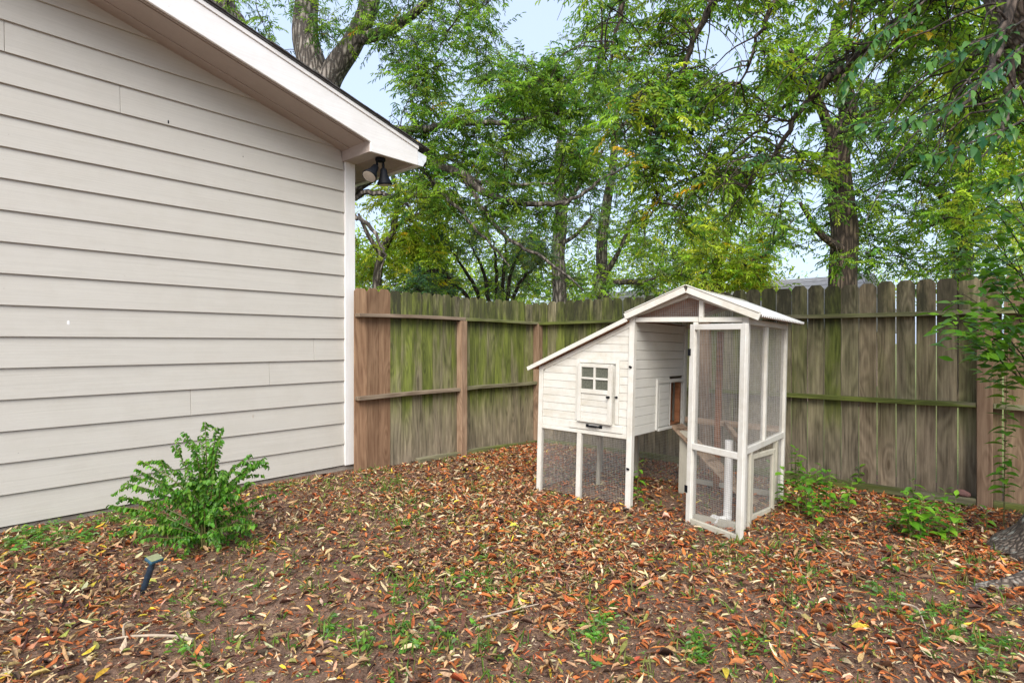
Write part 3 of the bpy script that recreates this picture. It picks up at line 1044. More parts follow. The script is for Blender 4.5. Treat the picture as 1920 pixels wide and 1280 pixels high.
    bar('rail', (W2 + .031, y0 - .002, HE - .038), (WC - .043, y0 - .002, HE - .038), .036, .036)
    bar('rail', (WC - .021, p, HM), (WC - .021, DC - p, HM + .005), .038, .046)
    bar('rail', (WC - .021, p, HE - .05), (WC - .021, DC - p, HE - .05), .038, .04)
    bar('rail', (W1, DC - y0, HE - .05), (WC - .042, DC - y0, HE - .05), .038, .04, 'coop_grey')
    bar('rail', (W1, DC - y0, HM + .045), (WC - .042, DC - y0, HM + .045), .038, .05, 'rampwood')
    bar('rail', (W1, DC - y0, .05), (WC - .042, DC - y0, .05), .036, .04, 'coop_grey')
    bar('rail', (W2 + .031, y0, .03), (WC - .043, y0, .03), .036, .05, 'coop_grey')
    post(WC - .021, .50, HM + .024, HE - .071, 'coopz', .034)
    post(WC - .021, .17, -.03, HM - .024, 'coop_grey', .034)
    post(WC - .021, .86, -.03, HM - .024, 'coop_grey', .034)
    # ridge, gable frame
    def gz_(x): return RZ - .055 - abs(x - RX) * (RZ - .055 - (HE - .012)) / (RX - W1 + .02)
    bar('gable_rail', (W1 - .022, y0, HE - .0), (RX, y0, RZ - .062), .036, .036)
    bar('gable_rail', (RX, y0 + .001, RZ - .062), (WC, y0 + .001, HE - .002), .036, .036)
    bar('gable_rail', (W1 - .022, DC - y0, HE - .0), (RX, DC - y0, RZ - .062), .036, .036, 'coop_grey')
    bar('gable_rail', (RX, DC - y0 + .001, RZ - .062), (WC, DC - y0 + .001, HE - .002), .036, .036, 'coop_grey')
    bar('king_post', (W2 + .048, y0 - .003, HE - .02), (W2 + .048, y0 - .003, RZ - .095), .034, .03, up=(0, 1, 0))
    bar('perch', (WC - .05, .06, HM + .045), (W1 + .38, DC - .05, HM + .045), .036, .036, 'rampwood')
    # ---- roofs
    def slab(name, x0, z0, x1, z1, ya, yb, t, mat, par=coop, bev=.002):
        d = Vector((x1 - x0, 0, z1 - z0)).normalized(); n = Vector((-d.z, 0, d.x))
        if n.z < 0: n = -n
        a = Vector((x0, 0, z0)); b = Vector((x1, 0, z1))
        q = [a, b, b + n * t, a + n * t]
        return MB().prism([(v.x, v.z) for v in q], 1, ya, yb).build(name, M[mat], par, bevel=bev)
    # low roof over the nest house: brown underside, white edge boards and top
    lr = slab('low_roof', -.06, 1.03, .86, 1.445, -.035, DC + .05, .012, 'coopwood')
    dn = Vector((-(1.445 - 1.03), 0, .92)).normalized()
    slab('roof_top', -.075 + dn.x * .0125, 1.0235 + dn.z * .0125, .862 + dn.x * .0125, 1.446 + dn.z * .0125, -.05, DC + .06, .016, 'coop', lr)
    slab('edge_board', -.078, 1.018, .866, 1.4435, -.062, -.0505, .034, 'coop', lr)
    # gable roof: brown deck, corrugated white sheet, barge boards
    ya, yb = -.045, DC + .15
    sl_ = (RZ - .035 - 1.478) / (RX - .86)
    for side in (-1, 1):
        xe_ = .865 if side < 0 else 1.815
        ze_ = RZ - .035 - abs(xe_ - RX) * sl_
        dk = slab('roof_deck', xe_, ze_, RX, RZ - .035, ya, yb - .02, .008, 'coopwood')
        n = Vector((-sl_ if side < 0 else sl_, 0, 1)).normalized()
        # corrugated sheet: ridges run down the slope
        ny = 160; vs = []; fs = []
        for j in range(ny + 1):
            y = ya - .0 + (yb - ya) * j / ny
            w = .0095 * math.sin(y * 2 * math.pi / .05)
            for xx, zz in ((xe_ + side * .02, ze_ - .02 * sl_), (RX, RZ - .035)):
                q = Vector((xx, 0, zz)) + n * (.0195 + w)
                vs.append((q.x, y, q.z))
        for j in range(ny): fs.append((2 * j, 2 * j + 1, 2 * j + 3, 2 * j + 2))
        m = MB().add(vs, fs).build('roof_sheet', M['roofwhite'], coop, smooth=True)
        so = m.modifiers.new('thick', 'SOLIDIFY'); so.thickness = .002
        slab('barge_board', xe_ - side * -.012, ze_ - .012 * sl_ - .018, RX, RZ - .053, -.066, -.0465, .048, 'coop')
        slab('barge_cap', xe_ + side * .018, ze_ - .018 * sl_ + .034, RX, RZ - .001, -.072, -.02, .007, 'coop')
    rc = MB()
    for side in (-1, 1):
        n = Vector((side * sl_, 0, 1)).normalized()
        a = Vector((RX, 0, RZ - .035)) + n * .026
        b = a + Vector((side, 0, -sl_)).normalized() * .05
        rc.prism([(a.x, a.z), (b.x, b.z), (b.x, b.z + .005), (a.x, a.z + .006)], 1, -.02, yb)
    rc.build('ridge_cap', M['coop_grey'], coop)
    # ---- wire
    hw = HB - .031
    wire_part(coop, (.042, y0, .0), (1, 0, 0), (0, 0, 1), .36, hw)
    wire_part(coop, (.44, y0, .0), (1, 0, 0), (0, 0, 1), W1 - .046 - .44, hw)
    wire_part(coop, (.042, DC - y0, .0), (1, 0, 0), (0, 0, 1), W1 - .09, hw)
    wire_part(coop, (.021, p, .0), (0, 1, 0), (0, 0, 1), DC - 2 * p, hw)
    wire_part(coop, (WC - .021, p, .0), (0, 1, 0), (0, 0, 1), .115, HM - .025)
    wire_part(coop, (WC - .021, .88, .0), (0, 1, 0), (0, 0, 1), DC - p - .88, HM - .025)
    wire_part(coop, (WC - .021, p, HM + .023), (0, 1, 0), (0, 0, 1), .46, HE - .07 - HM - .023)
    wire_part(coop, (WC - .021, .517, HM + .023), (0, 1, 0), (0, 0, 1), DC - p - .517, HE - .07 - HM - .023)
    wire_part(coop, (W1, DC - y0, HM + .07), (1, 0, 0), (0, 0, 1), WC - W1 - .042, HE - .07 - HM - .07)
    wire_part(coop, (W1, DC - y0, .06), (1, 0, 0), (0, 0, 1), WC - W1 - .042, HM - .04)
    def cg(kind, k):
        if kind == 'u':
            return 0, max(0, gz_(W1 + k) - HE + .005)
        lo = W1; hi = WC
        z = HE - .015 + k
        half = (RZ - .055 - z) / ((RZ - .055 - (HE - .012)) / (RX - W1 + .02))
        return max(0, RX - half - W1), min(WC - W1, RX + half - W1)
    wire_part(coop, (W1, y0, HE - .015), (1, 0, 0), (0, 0, 1), WC - W1 - .03, RZ - .07 - HE, clip=cg)
    wire_part(coop, (W1, DC - y0, HE - .015), (1, 0, 0), (0, 0, 1), WC - W1 - .03, RZ - .07 - HE, clip=cg)
    # ---- the run door, swung wide open in front of the fixed panel
    rd = empty('run_door', (W2 - .002, -.012, -.005), (0, 0, R(-22)), coop)
    dw, dh = .475, 1.425
    s = .042
    MB().box((0, -.03, 0), (s, 0, dh)).build('door_stile', M['coopz'], rd, bevel=bv)
    MB().box((dw - s, -.03, 0), (dw, 0, dh)).build('door_stile', M['coopz'], rd, bevel=bv)
    for z0, z1, mm in ((0, .042, 'coop_grey'), (.535, .578, 'coop'), (dh - .040, dh, 'coop')):
        MB().box((s + .0005, -.0295, z0), (dw - s - .0005, -.0005, z1)).build('door_rail', M[mm], rd, bevel=bv)
    wire_part(rd, (s - .004, -.004, .03), (1, 0, 0), (0, 0, 1), dw - 2 * s + .008, dh - .06)
    for zz in (.22, 1.2):
        MB().box((-.012, -.034, zz), (.014, -.0305, zz + .05)).build('hinge', M['black'], rd)
    # small access door low on the run's right side, ajar
    ad = empty('access_door', (WC + .006, .66, .02), (0, 0, R(-8)), coop)
    aw, ah = .42, .475; s = .04
    MB().box((0, -s, 0), (.026, 0, ah)).build('door_stile', M['coop_grey'], ad, bevel=bv)
    MB().box((0, -aw, 0), (.026, -aw + s, ah)).build('door_stile', M['coop_grey'], ad, bevel=bv)
    for z0, z1 in ((0, .035), (ah - .036, ah)):
        MB().box((.0005, -aw + s + .0005, z0), (.0255, -s - .0005, z1)).build('door_rail', M['coop_grey'], ad, bevel=bv)
    wire_part(ad, (.013, -aw + s - .003, .02), (0, 1, 0), (0, 0, 1), aw - 2 * s + .006, ah - .04)
    # ramp from the pop hole down into the run
    a = Vector((W1 + .01, .83, HB + .012)); b = Vector((1.62, .70, .03))
    rp = MB().beam(a, b, .19, .014, up=(0, .0, 1)).build('ramp', M['rampwood'], coop, bevel=.002)
    d = b - a
    for k in range(7):
        t = .06 + k * .14
        c = a + d * t
        sd_v = d.cross(Vector((0, 0, 1))).normalized()
        n = sd_v.cross(d).normalized()
        MB().beam(c - sd_v * .095 + n * .0135, c + sd_v * .095 + n * .0135, .02, .012).build('ramp_cleat', M['rampwood'], rp)
    # dark catches on the posts
    for (x, y, z) in ((W1 - .02, -.008, 1.09), (W1 - .02, -.008, .30)):
        k = MB(); lathe(k, [(0, .008), (.006, .009), (.010, .004), (.016, .006)], (x, y + .004, z), (0, -1, 0), 10)
        k.box((x - .012, y - .012, z - .004), (x + .003, y - .008, z + .012))
        k.build('catch', M['black'], coop)
    return coop


COOP = build_coop()


def coop_pt(x, y, z):
    v = CROT @ Vector((x, y, z))
    return Vector((0.21, 5.016, 0.02)) + v


def build_feeder():
    b = coop_pt(1.60, .13, 0)
    g = gz(b.x, b.y)
    t = empty('feeder_tube', (b.x, b.y, g))
    tag(t, 'white plastic feeder tube standing inside the run behind wire', 'feeder')
    mb = MB(); mb.tube([(0, 0, .05), (0.01, .0, .60)], .028, 20)
    mb.build('pipe', M['pvc'], t, smooth=False)
    el = MB()
    pts = [(0.0, 0, .10), (0, 0, .05), (-.012, -.006, .035), (-.035, -.016, .03), (-.085, -.035, .035), (-.12, -.05, .05)]
    el.tube(pts, [.032, .032, .033, .033, .034, .037], 20)
    el.build('elbow', M['pvc'], t)


build_feeder()


# ------------------------------------------------------------------ neighbour's house
def build_neighbour():
    p1 = P(1090, 552, 22.5); p2 = P(1640, 517, 15.6)
    d = p2 - p1; L = float(np.hypot(d[0], d[1])); rz = math.atan2(d[1], d[0])
    zt = 3.15
    t = empty('neighbour_house', (p1[0], p1[1], 0), (0, 0, rz))
    tag(t, 'distant low house with grey shingle roof glimpsed over the fence', 'house')
    MB().box((0.5, -4, -.1), (L - .5, 4, 1.75)).build('wall', M['brick'], t)
    rf = MB().prism([(-4.6, 1.6), (4.6, 1.6), (4.6, 1.7), (0, zt), (-4.6, 1.7)], 0, 0, L).build('roof', M['shingle_far'], t)
    for k in range(9):
        z0 = 1.72 + k * .16; y0 = -4.6 + (z0 - 1.7) / (zt - 1.7) * 4.6
        z1 = z0 + .17; y1 = -4.6 + (z1 - 1.7) / (zt - 1.7) * 4.6
        MB().add([(0.02, y0 - .01, z0 + .012), (L - .02, y0 - .01, z0 + .012), (L - .02, y1, z1 + .006), (.02, y1, z1 + .006), (0.02, y0, z0 - .006), (L - .02, y0, z0 - .006)],
                 [(0, 1, 2, 3), (4, 5, 1, 0)]).build('shingle_course', M['shingle_far'], rf)
    v = MB().box((-.17, -.17, -.15), (.17, .17, .1)).box((-.24, -.24, .1), (.24, .24, .16))
    v.build('roof_vent', M['black'], rf, (L * .52, -.55, zt - .13))
    for x in (2.2, 5.2):
        w = MB().box((x, -4.03, .6), (x + 1.1, -3.98, 1.45)).build('window', M['trim'], t)
        MB().box((x + .08, -4.04, .68), (x + 1.02, -4.031, 1.37)).build('pane', M['darkglass'], w)


build_neighbour()

# ------------------------------------------------------------------ trees
def smooth_path(pts, rad, n=6):
    pts = np.asarray(pts, float); rad = np.asarray(rad, float)
    out = []; ro = []
    m = len(pts)
    for i in range(m - 1):
        p0 = pts[max(i - 1, 0)]; p1 = pts[i]; p2 = pts[i + 1]; p3 = pts[min(i + 2, m - 1)]
        for k in range(n):
            t = k / n
            out.append(0.5 * ((2 * p1) + (-p0 + p2) * t + (2 * p0 - 5 * p1 + 4 * p2 - p3) * t * t + (-p0 + 3 * p1 - 3 * p2 + p3) * t ** 3))
            ro.append(rad[i] * (1 - t) + rad[i + 1] * t)
    out.append(pts[-1]); ro.append(rad[-1])
    return np.array(out), np.array(ro)


def leaf_colors(n, palette, rng, jitter=0.22):
    """palette: list of (weight, rgb)"""
    w = np.array([p[0] for p in palette], float); w /= w.sum()
    c = np.array([p[1] for p in palette])[rng.choice(len(palette), n, p=w)]
    return np.clip(c * (1 + rng.normal(0, jitter, (n, 1))) * (1 + rng.normal(0, .08, (n, 3))), 0.004, 0.9)


# (px, py, rx, ry) patches where the photograph shows open sky between the crowns
HOLES = [(655, 170, 60, 75), (720, 200, 55, 40), (960, 30, 38, 40), (1010, 70, 28, 42), (1065, 25, 30, 30),
         (690, 430, 30, 28), (1490, 495, 50, 32), (1530, 505, 30, 22), (890, 200, 16, 16), (1480, 240, 28, 40), (1350, 60, 40, 35), (1400, 120, 36, 40),
         (1600, 50, 30, 20), (1640, 130, 30, 25), (1100, 470, 22, 14), (940, 440, 25, 12), (1150, 480, 20, 18), (1755, 440, 14, 26), (520, 20, 22, 25), (560, 50, 20, 20)]


def proj(p):
    return 960 + F * p[..., 0] / p[..., 1], 643 - F * (p[..., 2] - CAMH) / p[..., 1]


class Tree:
    def __init__(s, name, label, cat, bark_mat, palette, seed, group=None, leafL=.085, leafW=.028, per=13, sprayL=.34, droop=.35, twigs=True, kind=None):
        s.name = name; s.label = label; s.cat = cat; s.bark = bark_mat; s.pal = palette
        s.rng = np.random.default_rng(seed); s.group = group
        s.leafL = leafL; s.leafW = leafW; s.per = per; s.sprayL = sprayL; s.droop = droop; s.twigs = twigs
        s.trunk = MB(); s.br = MB(); s.nodes = []; s.E = []; s.S = []; s.extra = []

    def limb(s, pts, sides=10, main=True, wig=0.0, sub=6):
        """pts: list of (px,py,Z,r)"""
        p = np.array([P(a, b, c) for a, b, c, _ in pts]); r = np.array([q[3] for q in pts])
        return s.limb_w(p, r, sides, main, wig, sub)

    def limb_w(s, p, r, sides=10, main=True, wig=0.0, sub=6):
        p, r = smooth_path(p, r, sub)
        if wig:
            p[1:-1] += s.rng.normal(0, wig, (len(p) - 2, 3))
        (s.trunk if main else s.br).tube(p, r, sides)
        s.nodes += [tuple(q) for q in p]
        return p

    def clusters(s, rects, holes=True):
        """rects: (x0,y0,x1,y1,Z0,Z1,n,radius,sprays)"""
        for x0, y0, x1, y1, Z0, Z1, n, rad, ns in rects:
            for _ in range(n):
                px = s.rng.uniform(x0, x1); py = s.rng.uniform(y0, y1); Z = s.rng.uniform(Z0, Z1)
                if holes and any(((px - h[0]) / h[2]) ** 2 + ((py - h[1]) / h[3]) ** 2 < 1.3 for h in HOLES) and s.rng.random() < .85: continue
                s.cluster(P(px, py, Z), rad * s.rng.uniform(.7, 1.25), int(ns * .68 * s.rng.uniform(.5, 1.3)), holes)

    def cluster(s, c, rad, ns, holes=True):
        nodes = np.array(s.nodes)
        i = int(np.argmin(np.linalg.norm(nodes - c, axis=1) + 0.25 * np.maximum(0, nodes[:, 2] - c[2])))
        a = nodes[i]
        L = np.linalg.norm(c - a)
        if L > 0.15:
            m = (a + c) / 2 + np.array([0, 0, 0.12 * L]) + s.rng.normal(0, .07 * L, 3)
            r0 = min(.028, .006 + .009 * L)
            pp, rr = smooth_path([a, m, c], [r0, r0 * .6, .004], 4)
            pp[1:-1] += s.rng.normal(0, .012 * L, (len(pp) - 2, 3))
            s.br.tube(pp, rr, 5, cap=False)
            if L > .5: s.nodes += [tuple(q) for q in pp[2:]]
        else:
            pp = np.array([a, c])
        k = s.rng.normal(0, 1, (ns, 3)); k = unit(k) * (s.rng.random((ns, 1)) ** .45)
        e = c + k * rad * np.array([1.0, 1.0, .75])
        if holes:
            px, py = proj(e)
            bad = np.zeros(ns, bool)
            for h in HOLES: bad |= ((px - h[0]) / h[2]) ** 2 + ((py - h[1]) / h[3]) ** 2 < 1
            keep = ~bad | (s.rng.random(ns) < .12)
            e = e[keep]
        if not len(e): return
        j = s.rng.integers(max(0, len(pp) - 3), len(pp), len(e))
        st = np.asarray(pp)[j]
        s.E.append(e); s.S.append(st)

    def build(s, base):
        rng = s.rng
        base = np.asarray(base, float)
        t = empty(s.name, tuple(base))
        tag(t, s.label, s.cat, s.group)
        def shift(mb): mb.v = [(v[0] - base[0], v[1] - base[1], v[2] - base[2]) for v in mb.v]
        if s.trunk.v:
            shift(s.trunk)
            s.trunk.build('trunk', s.bark, t, smooth=True)
        E = np.concatenate(s.E); S = np.concatenate(s.S)
        d = E - S; L = np.linalg.norm(d, axis=1, keepdims=True)
        d = unit(d + 1e-6)
        # spray: last part of the twig, sagging at the tip
        sl = s.sprayL * rng.uniform(.6, 1.3, (len(E), 1))
        hd = unit(d * np.array([1, 1, .35]) + rng.normal(0, .35, d.shape))
        A = E - hd * sl * .4
        Bm = E + np.array([0, 0, -1]) * sl * s.droop * .15
        T = E + hd * sl * .6 + np.array([0, 0, -1]) * sl * s.droop
        def curve(u): return A * (1 - u) ** 2 + 2 * Bm * u * (1 - u) + T * u * u
        if s.twigs:
            ring = []
            pts = [S, A, curve(.5), T]
            rads = [.0042, .0032, .0022, .001]
            up = np.array([0.2, 0.1, 1.0])
            for q, rr in zip(pts, rads):
                tt = unit(T - S + 1e-6); a = unit(np.cross(tt, up)); b = np.cross(tt, a)
                for ang in (0, 2.094, 4.189):
                    ring.append(q + (a * math.cos(ang) + b * math.sin(ang)) * rr)
            V = np.stack(ring, 1).reshape(-1, 3) - base
            i = np.arange(len(E))[:, None] * 12
            fq = []
            for k in range(3):
                for c in range(3):
                    fq.append([k * 3 + c, k * 3 + (c + 1) % 3, (k + 1) * 3 + (c + 1) % 3, (k + 1) * 3 + c])
            Q = (i[:, None, :] + np.array(fq)[None]).reshape(-1, 4)
            tw = link('twigs', np_mesh('twigs', V, Q, M['branch']), t); tag(tw, kind='stuff')
        if s.br.v:
            shift(s.br)
            tag(s.br.build('branches', M['branch'], t, smooth=True), kind='stuff')
        n = s.per
        u = (np.arange(n) + .5) / n
        B = []; D = []; side_all = []
        hs = unit(np.cross(T - A, np.array([0, 0, 1.0])) + 1e-6)
        for k in range(n):
            uu = np.clip(u[k] + rng.normal(0, .03, (len(E), 1)), 0, 1)
            pos = curve(uu)
            tan = unit(curve(np.minimum(uu + .05, 1.05)) - pos)
            sg = (1 if k % 2 else -1)
            if k == n - 1: sg = 0
            dirv = tan * .75 + hs * sg * .85 + np.array([0, 0, -1]) * rng.uniform(.05, .6, (len(E), 1)) + rng.normal(0, .22, tan.shape)
            B.append(pos); D.append(dirv)
        B = np.concatenate(B); D = np.concatenate(D)
        N = unit(np.array([0, -.25, 1.0]) + rng.normal(0, .55, B.shape))
        LL = s.leafL * rng.uniform(.6, 1.2, len(B)); WW = s.leafW * rng.uniform(.7, 1.2, len(B))
        V, Q = leaf_arrays(B, D, N, LL, WW, fold=.3, droop=.22)
        # colour: a tone for each spray and a little change from leaf to leaf
        cs = leaf_colors(len(E), s.pal, rng, .16)
        cl = np.tile(cs, (n, 1)) * (1 + rng.normal(0, .14, (len(B), 1)))
        cl = np.clip(np.repeat(cl, 2, 0), .004, .9)
        cr = link('crown', np_mesh('crown', V - base, Q, M['leaf'], cl), t)
        tag(cr, kind='stuff')
        return t


G_MID = (0.135, 0.265, 0.024); G_DARK = (0.075, 0.18, 0.025); G_LITE = (0.25, 0.41, 0.03); G_YEL = (0.42, 0.52, 0.04)
G_BLUE = (0.08, 0.18, 0.075); G_GREY = (0.17, 0.24, 0.10); YEL = (0.62, 0.45, 0.02)


def build_trees():
    # --- big pecan behind the house
    t = Tree('pecan_tree', 'big grey barked tree forking above the house roof', 'tree', M['bark_grey'],
             [(5, G_MID), (3, G_DARK), (3, G_LITE), (.05, YEL)], 21, leafL=.082, leafW=.021, per=15, sprayL=.34, droop=.22)
    t.limb([(560, 760, 10, .40), (572, 420, 10, .36), (592, 190, 10, .30), (588, 130, 10, .24), (572, 60, 10.1, .22), (585, -80, 10.3, .17), (610, -300, 10.5, .10)], 14)
    t.limb([(596, 210, 10, .24), (622, 140, 9.95, .21), (662, 80, 9.9, .18), (692, 10, 9.8, .16), (712, -90, 9.7, .12), (760, -280, 9.6, .06)], 12)
    t.limb([(662, 78, 9.9, .11), (715, 62, 9.7, .10), (752, 44, 9.5, .08), (800, 5, 9.2, .06), (860, -40, 9, .03)], 9)
    t.limb([(440, 760, 10.8, .40), (436, 130, 10.8, .36), (410, 20, 10.6, .32), (376, -120, 10.4, .26)], 14)
    t.limb([(592, 205, 10, .12), (640, 262, 9.4, .09), (700, 250, 9.0, .07), (742, 243, 8.8, .06), (800, 241, 8.65, .052), (852, 232, 8.5, .046), (962, 228, 8.2, .035), (1080, 208, 8, .018)], 8, wig=.012)
    b2 = t.limb([(575, 420, 10, .14), (690, 335, 9.3, .10), (780, 302, 8.6, .078), (832, 316, 8.4, .07), (872, 330, 8.2, .062), (905, 358, 8.1, .055), (960, 380, 8, .045), (1010, 383, 7.9, .036), (1062, 378, 7.8, .028), (1120, 345, 7.7, .02), (1185, 305, 7.6, .01)], 9, wig=.012)
    t.limb([(868, 330, 8.2, .045), (892, 372, 8.15, .038), (925, 420, 8.1, .032), (962, 455, 8.0, .026), (1030, 492, 7.9, .02), (1095, 545, 7.8, .01)], 7, wig=.012)
    t.limb([(792, 318, 8.6, .035), (830, 362, 8.4, .03), (880, 415, 8.2, .024), (925, 462, 8.1, .017), (955, 500, 8.0, .009)], 7, wig=.01)
    t.limb([(872, 330, 8.2, .035), (915, 345, 8.1, .03), (965, 345, 8.0, .024), (1040, 344, 7.9, .012)], 7, wig=.008)
    t.limb([(640, 380, 9.6, .06), (690, 362, 9.4, .045), (740, 372, 9.3, .032), (775, 395, 9.2, .015)], 7, wig=.012)
    t.limb([(640, 395, 9.6, .05), (675, 410, 9.5, .04), (705, 440, 9.4, .03), (722, 480, 9.3, .02), (712, 510, 9.3, .01)], 6, wig=.012)
    t.clusters([
        (420, -60, 640, 110, 9.3, 10.6, 17, .4, 22), (600, -80, 800, 110, 8.8, 10.2, 20, .42, 24),
        (720, -60, 930, 190, 8.0, 9.8, 34, .45, 30), (700, 180, 960, 320, 7.8, 9.3, 32, .42, 28),
        (900, 120, 1120, 340, 7.4, 9.0, 34, .42, 28), (760, 300, 1120, 410, 7.5, 9.0, 28, .36, 22),
        (960, 90, 1160, 240, 7.6, 9.4, 26, .35, 22), (1060, -40, 1180, 110, 7.6, 9.4, 12, .35, 20), (700, 190, 800, 250, 8.2, 9.2, 8, .32, 20)])
    t.build(P(560, 760, 10) * np.array([1, 1, 0]))

    # --- thick brown trunk behind the right fence
    t = Tree('shade_tree', 'tree with thick brown furrowed trunk rising behind the right fence', 'tree', M['bark_brown'],
             [(5, G_MID), (3, G_DARK), (3, G_LITE), (1, G_BLUE), (.04, YEL)], 33, leafL=.082, leafW=.027, per=14, sprayL=.36, droop=.22)
    t.limb([(1582, 760, 10.5, .26), (1580, 520, 10.5, .235), (1584, 440, 10.5, .225), (1575, 360, 10.5, .22), (1568, 300, 10.5, .23), (1580, 250, 10.4, .19), (1590, 190, 10.3, .14), (1560, 100, 10.2, .09), (1580, 0, 10, .05)], 14)
    t.limb([(1570, 310, 10.5, .12), (1550, 230, 10.2, .09), (1520, 160, 9.8, .06), (1480, 90, 9.5, .03)], 8)
    t.limb([(1578, 350, 10.4, .09), (1545, 328, 10.1, .07), (1510, 322, 9.8, .05), (1470, 340, 9.6, .025)], 8)
    t.limb([(1582, 470, 10.4, .075), (1545, 445, 10.1, .06), (1525, 420, 10, .05), (1500, 380, 9.8, .03)], 8)
    t.limb([(1585, 260, 10.4, .10), (1640, 200, 10.2, .08), (1700, 120, 10, .05), (1730, 30, 9.8, .03)], 8)
    t.clusters([
        (1420, 60, 1700, 260, 9.2, 11.5, 36, .5, 24), (1590, 280, 1790, 520, 9.6, 12, 46, .5, 28), (1440, 330, 1570, 470, 9.4, 11, 16, .42, 24),
        (1600, 60, 1780, 300, 9.5, 11.5, 26, .5, 26), (1560, 470, 1600, 505, 9.6, 10, 3, .22, 12)])
    t.build(P(1582, 760, 10.5) * np.array([1, 1, 0]))

    # --- far right trees
    t = Tree('shade_tree', 'leafy tree with crooked limb behind the fence at far right', 'tree', M['bark_brown'],
             [(3, G_MID), (4, G_LITE), (4, G_YEL)], 34, leafL=.088, leafW=.029, per=14, sprayL=.38, droop=.22)
    t.limb([(1805, 760, 12, .2), (1805, 500, 12, .18), (1800, 400, 12, .17), (1808, 330, 12, .15), (1785, 250, 12, .12), (1790, 120, 11.8, .08), (1800, 0, 11.5, .05)], 10)
    t.limb([(1800, 420, 12, .09), (1775, 380, 11.6, .075), (1752, 355, 11.3, .06), (1720, 340, 11, .03)], 8)
    t.limb([(1806, 330, 12, .09), (1860, 250, 11.5, .06), (1920, 180, 11, .04)], 8)
    t.clusters([(1690, 60, 1980, 330, 10, 13.5, 50, .55, 26), (1720, 300, 1980, 540, 10.5, 13.5, 46, .5, 28), (1800, 60, 2000, 420, 8.0, 10.5, 44, .42, 28)])
    t.build(P(1805, 760, 12) * np.array([1, 1, 0]))

    # --- middle background
    t = Tree('slender_tree', 'tall slender dark trunked tree behind the fence corner', 'tree', M['bark_grey'],
             [(4, G_MID), (3, G_GREY), (2, G_LITE), (1, G_BLUE)], 35, leafL=.09, leafW=.027, per=14, sprayL=.40, droop=.2, group='slender trees beyond the back fence')
    t.limb([(1050, 760, 14, .20), (1049, 540, 14, .18), (1046, 480, 14, .17), (1052, 400, 14, .16), (1048, 300, 14, .12), (1056, 220, 13.8, .06), (1050, 170, 13.6, .02)], 10)
    t.limb([(1050, 400, 14, .08), (1090, 340, 13.6, .06), (1130, 280, 13.2, .03)], 7)
    t.limb([(1048, 460, 14, .06), (1080, 440, 13.8, .05), (1110, 405, 13.5, .03)], 7)
    t.clusters([(900, 60, 1180, 420, 12.5, 15, 50, .6, 24), (900, 400, 1140, 540, 13, 15, 34, .42, 22)])
    t.build(P(1050, 760, 14) * np.array([1, 1, 0]))

    t = Tree('slender_tree', 'forked slender trunk behind the fence left of coop roof', 'tree', M['bark_grey'],
             [(3, G_MID), (3, G_LITE), (2, G_GREY), (1.5, G_YEL)], 36, leafL=.09, leafW=.027, per=14, sprayL=.40, droop=.2, group='slender trees beyond the back fence')
    t.limb([(1128, 760, 15, .19), (1130, 560, 15, .17), (1128, 470, 15, .15), (1135, 400, 15, .13), (1150, 300, 14.8, .1), (1160, 150, 14.6, .05)], 10)
    t.limb([(1130, 520, 15, .09), (1150, 490, 14.8, .07), (1165, 460, 14.6, .05), (1190, 400, 14.4, .03)], 7)
    t.limb([(1132, 545, 15, .09), (1150, 532, 14.6, .085), (1180, 528, 14.2, .07), (1205, 530, 14, .05), (1230, 520, 13.8, .03)], 7)
    t.clusters([(1080, 120, 1400, 420, 13, 16, 55, .6, 24), (1100, 410, 1340, 545, 13, 15.5, 46, .42, 24)])
    t.build(P(1128, 760, 15) * np.array([1, 1, 0]))

    t = Tree('young_tree', 'yellow green airy tree beside the house corner beyond the fence', 'tree', M['bark_grey'],
             [(6, G_YEL), (4, G_LITE), (.15, YEL)], 37, leafL=.085, leafW=.03, per=12, sprayL=.34)
    t.limb([(700, 760, 11, .10), (705, 560, 11, .09), (715, 480, 11, .075), (740, 420, 11, .06), (745, 360, 10.8, .04), (730, 300, 10.6, .02)], 8, wig=.01)
    t.limb([(715, 480, 11, .05), (690, 440, 10.9, .04), (672, 400, 10.8, .02)], 6)
    t.limb([(738, 425, 11, .05), (790, 400, 10.8, .035), (850, 390, 10.6, .02)], 6)
    t.clusters([(655, 340, 860, 470, 10, 12, 40, .38, 26), (650, 450, 830, 550, 10.2, 12, 28, .34, 24)])
    t.build(P(700, 760, 11) * np.array([1, 1, 0]))

    t = Tree('young_tree', 'small yellow green tree showing above the coop roof', 'tree', M['bark_brown'],
             [(5, G_YEL), (3, G_LITE), (1, G_MID), (.15, YEL)], 38, leafL=.09, leafW=.03, per=12, sprayL=.34)
    t.limb([(1330, 760, 12, .10), (1335, 560, 12, .085), (1345, 500, 12, .07), (1365, 455, 11.8, .05), (1380, 400, 11.6, .03)], 8, wig=.01)
    t.limb([(1340, 535, 12, .05), (1380, 505, 11.8, .04), (1420, 485, 11.6, .025), (1445, 470, 11.5, .015)], 6, wig=.01)
    t.limb([(1338, 545, 12, .04), (1360, 535, 11.9, .03), (1390, 548, 11.8, .02)], 6)
    t.clusters([(1300, 380, 1450, 530, 11, 13, 40, .36, 26), (1310, 480, 1455, 545, 11, 12.5, 18, .28, 22)])
    t.build(P(1330, 760, 12) * np.array([1, 1, 0]))

    t = Tree('thicket_bush', 'grey green bushy thicket with dark stems behind the left fence', 'bush', M['branch'],
             [(4, G_GREY), (3, G_LITE), (1, G_BLUE), (1, G_YEL)], 39, leafL=.085, leafW=.024, per=12, sprayL=.36)
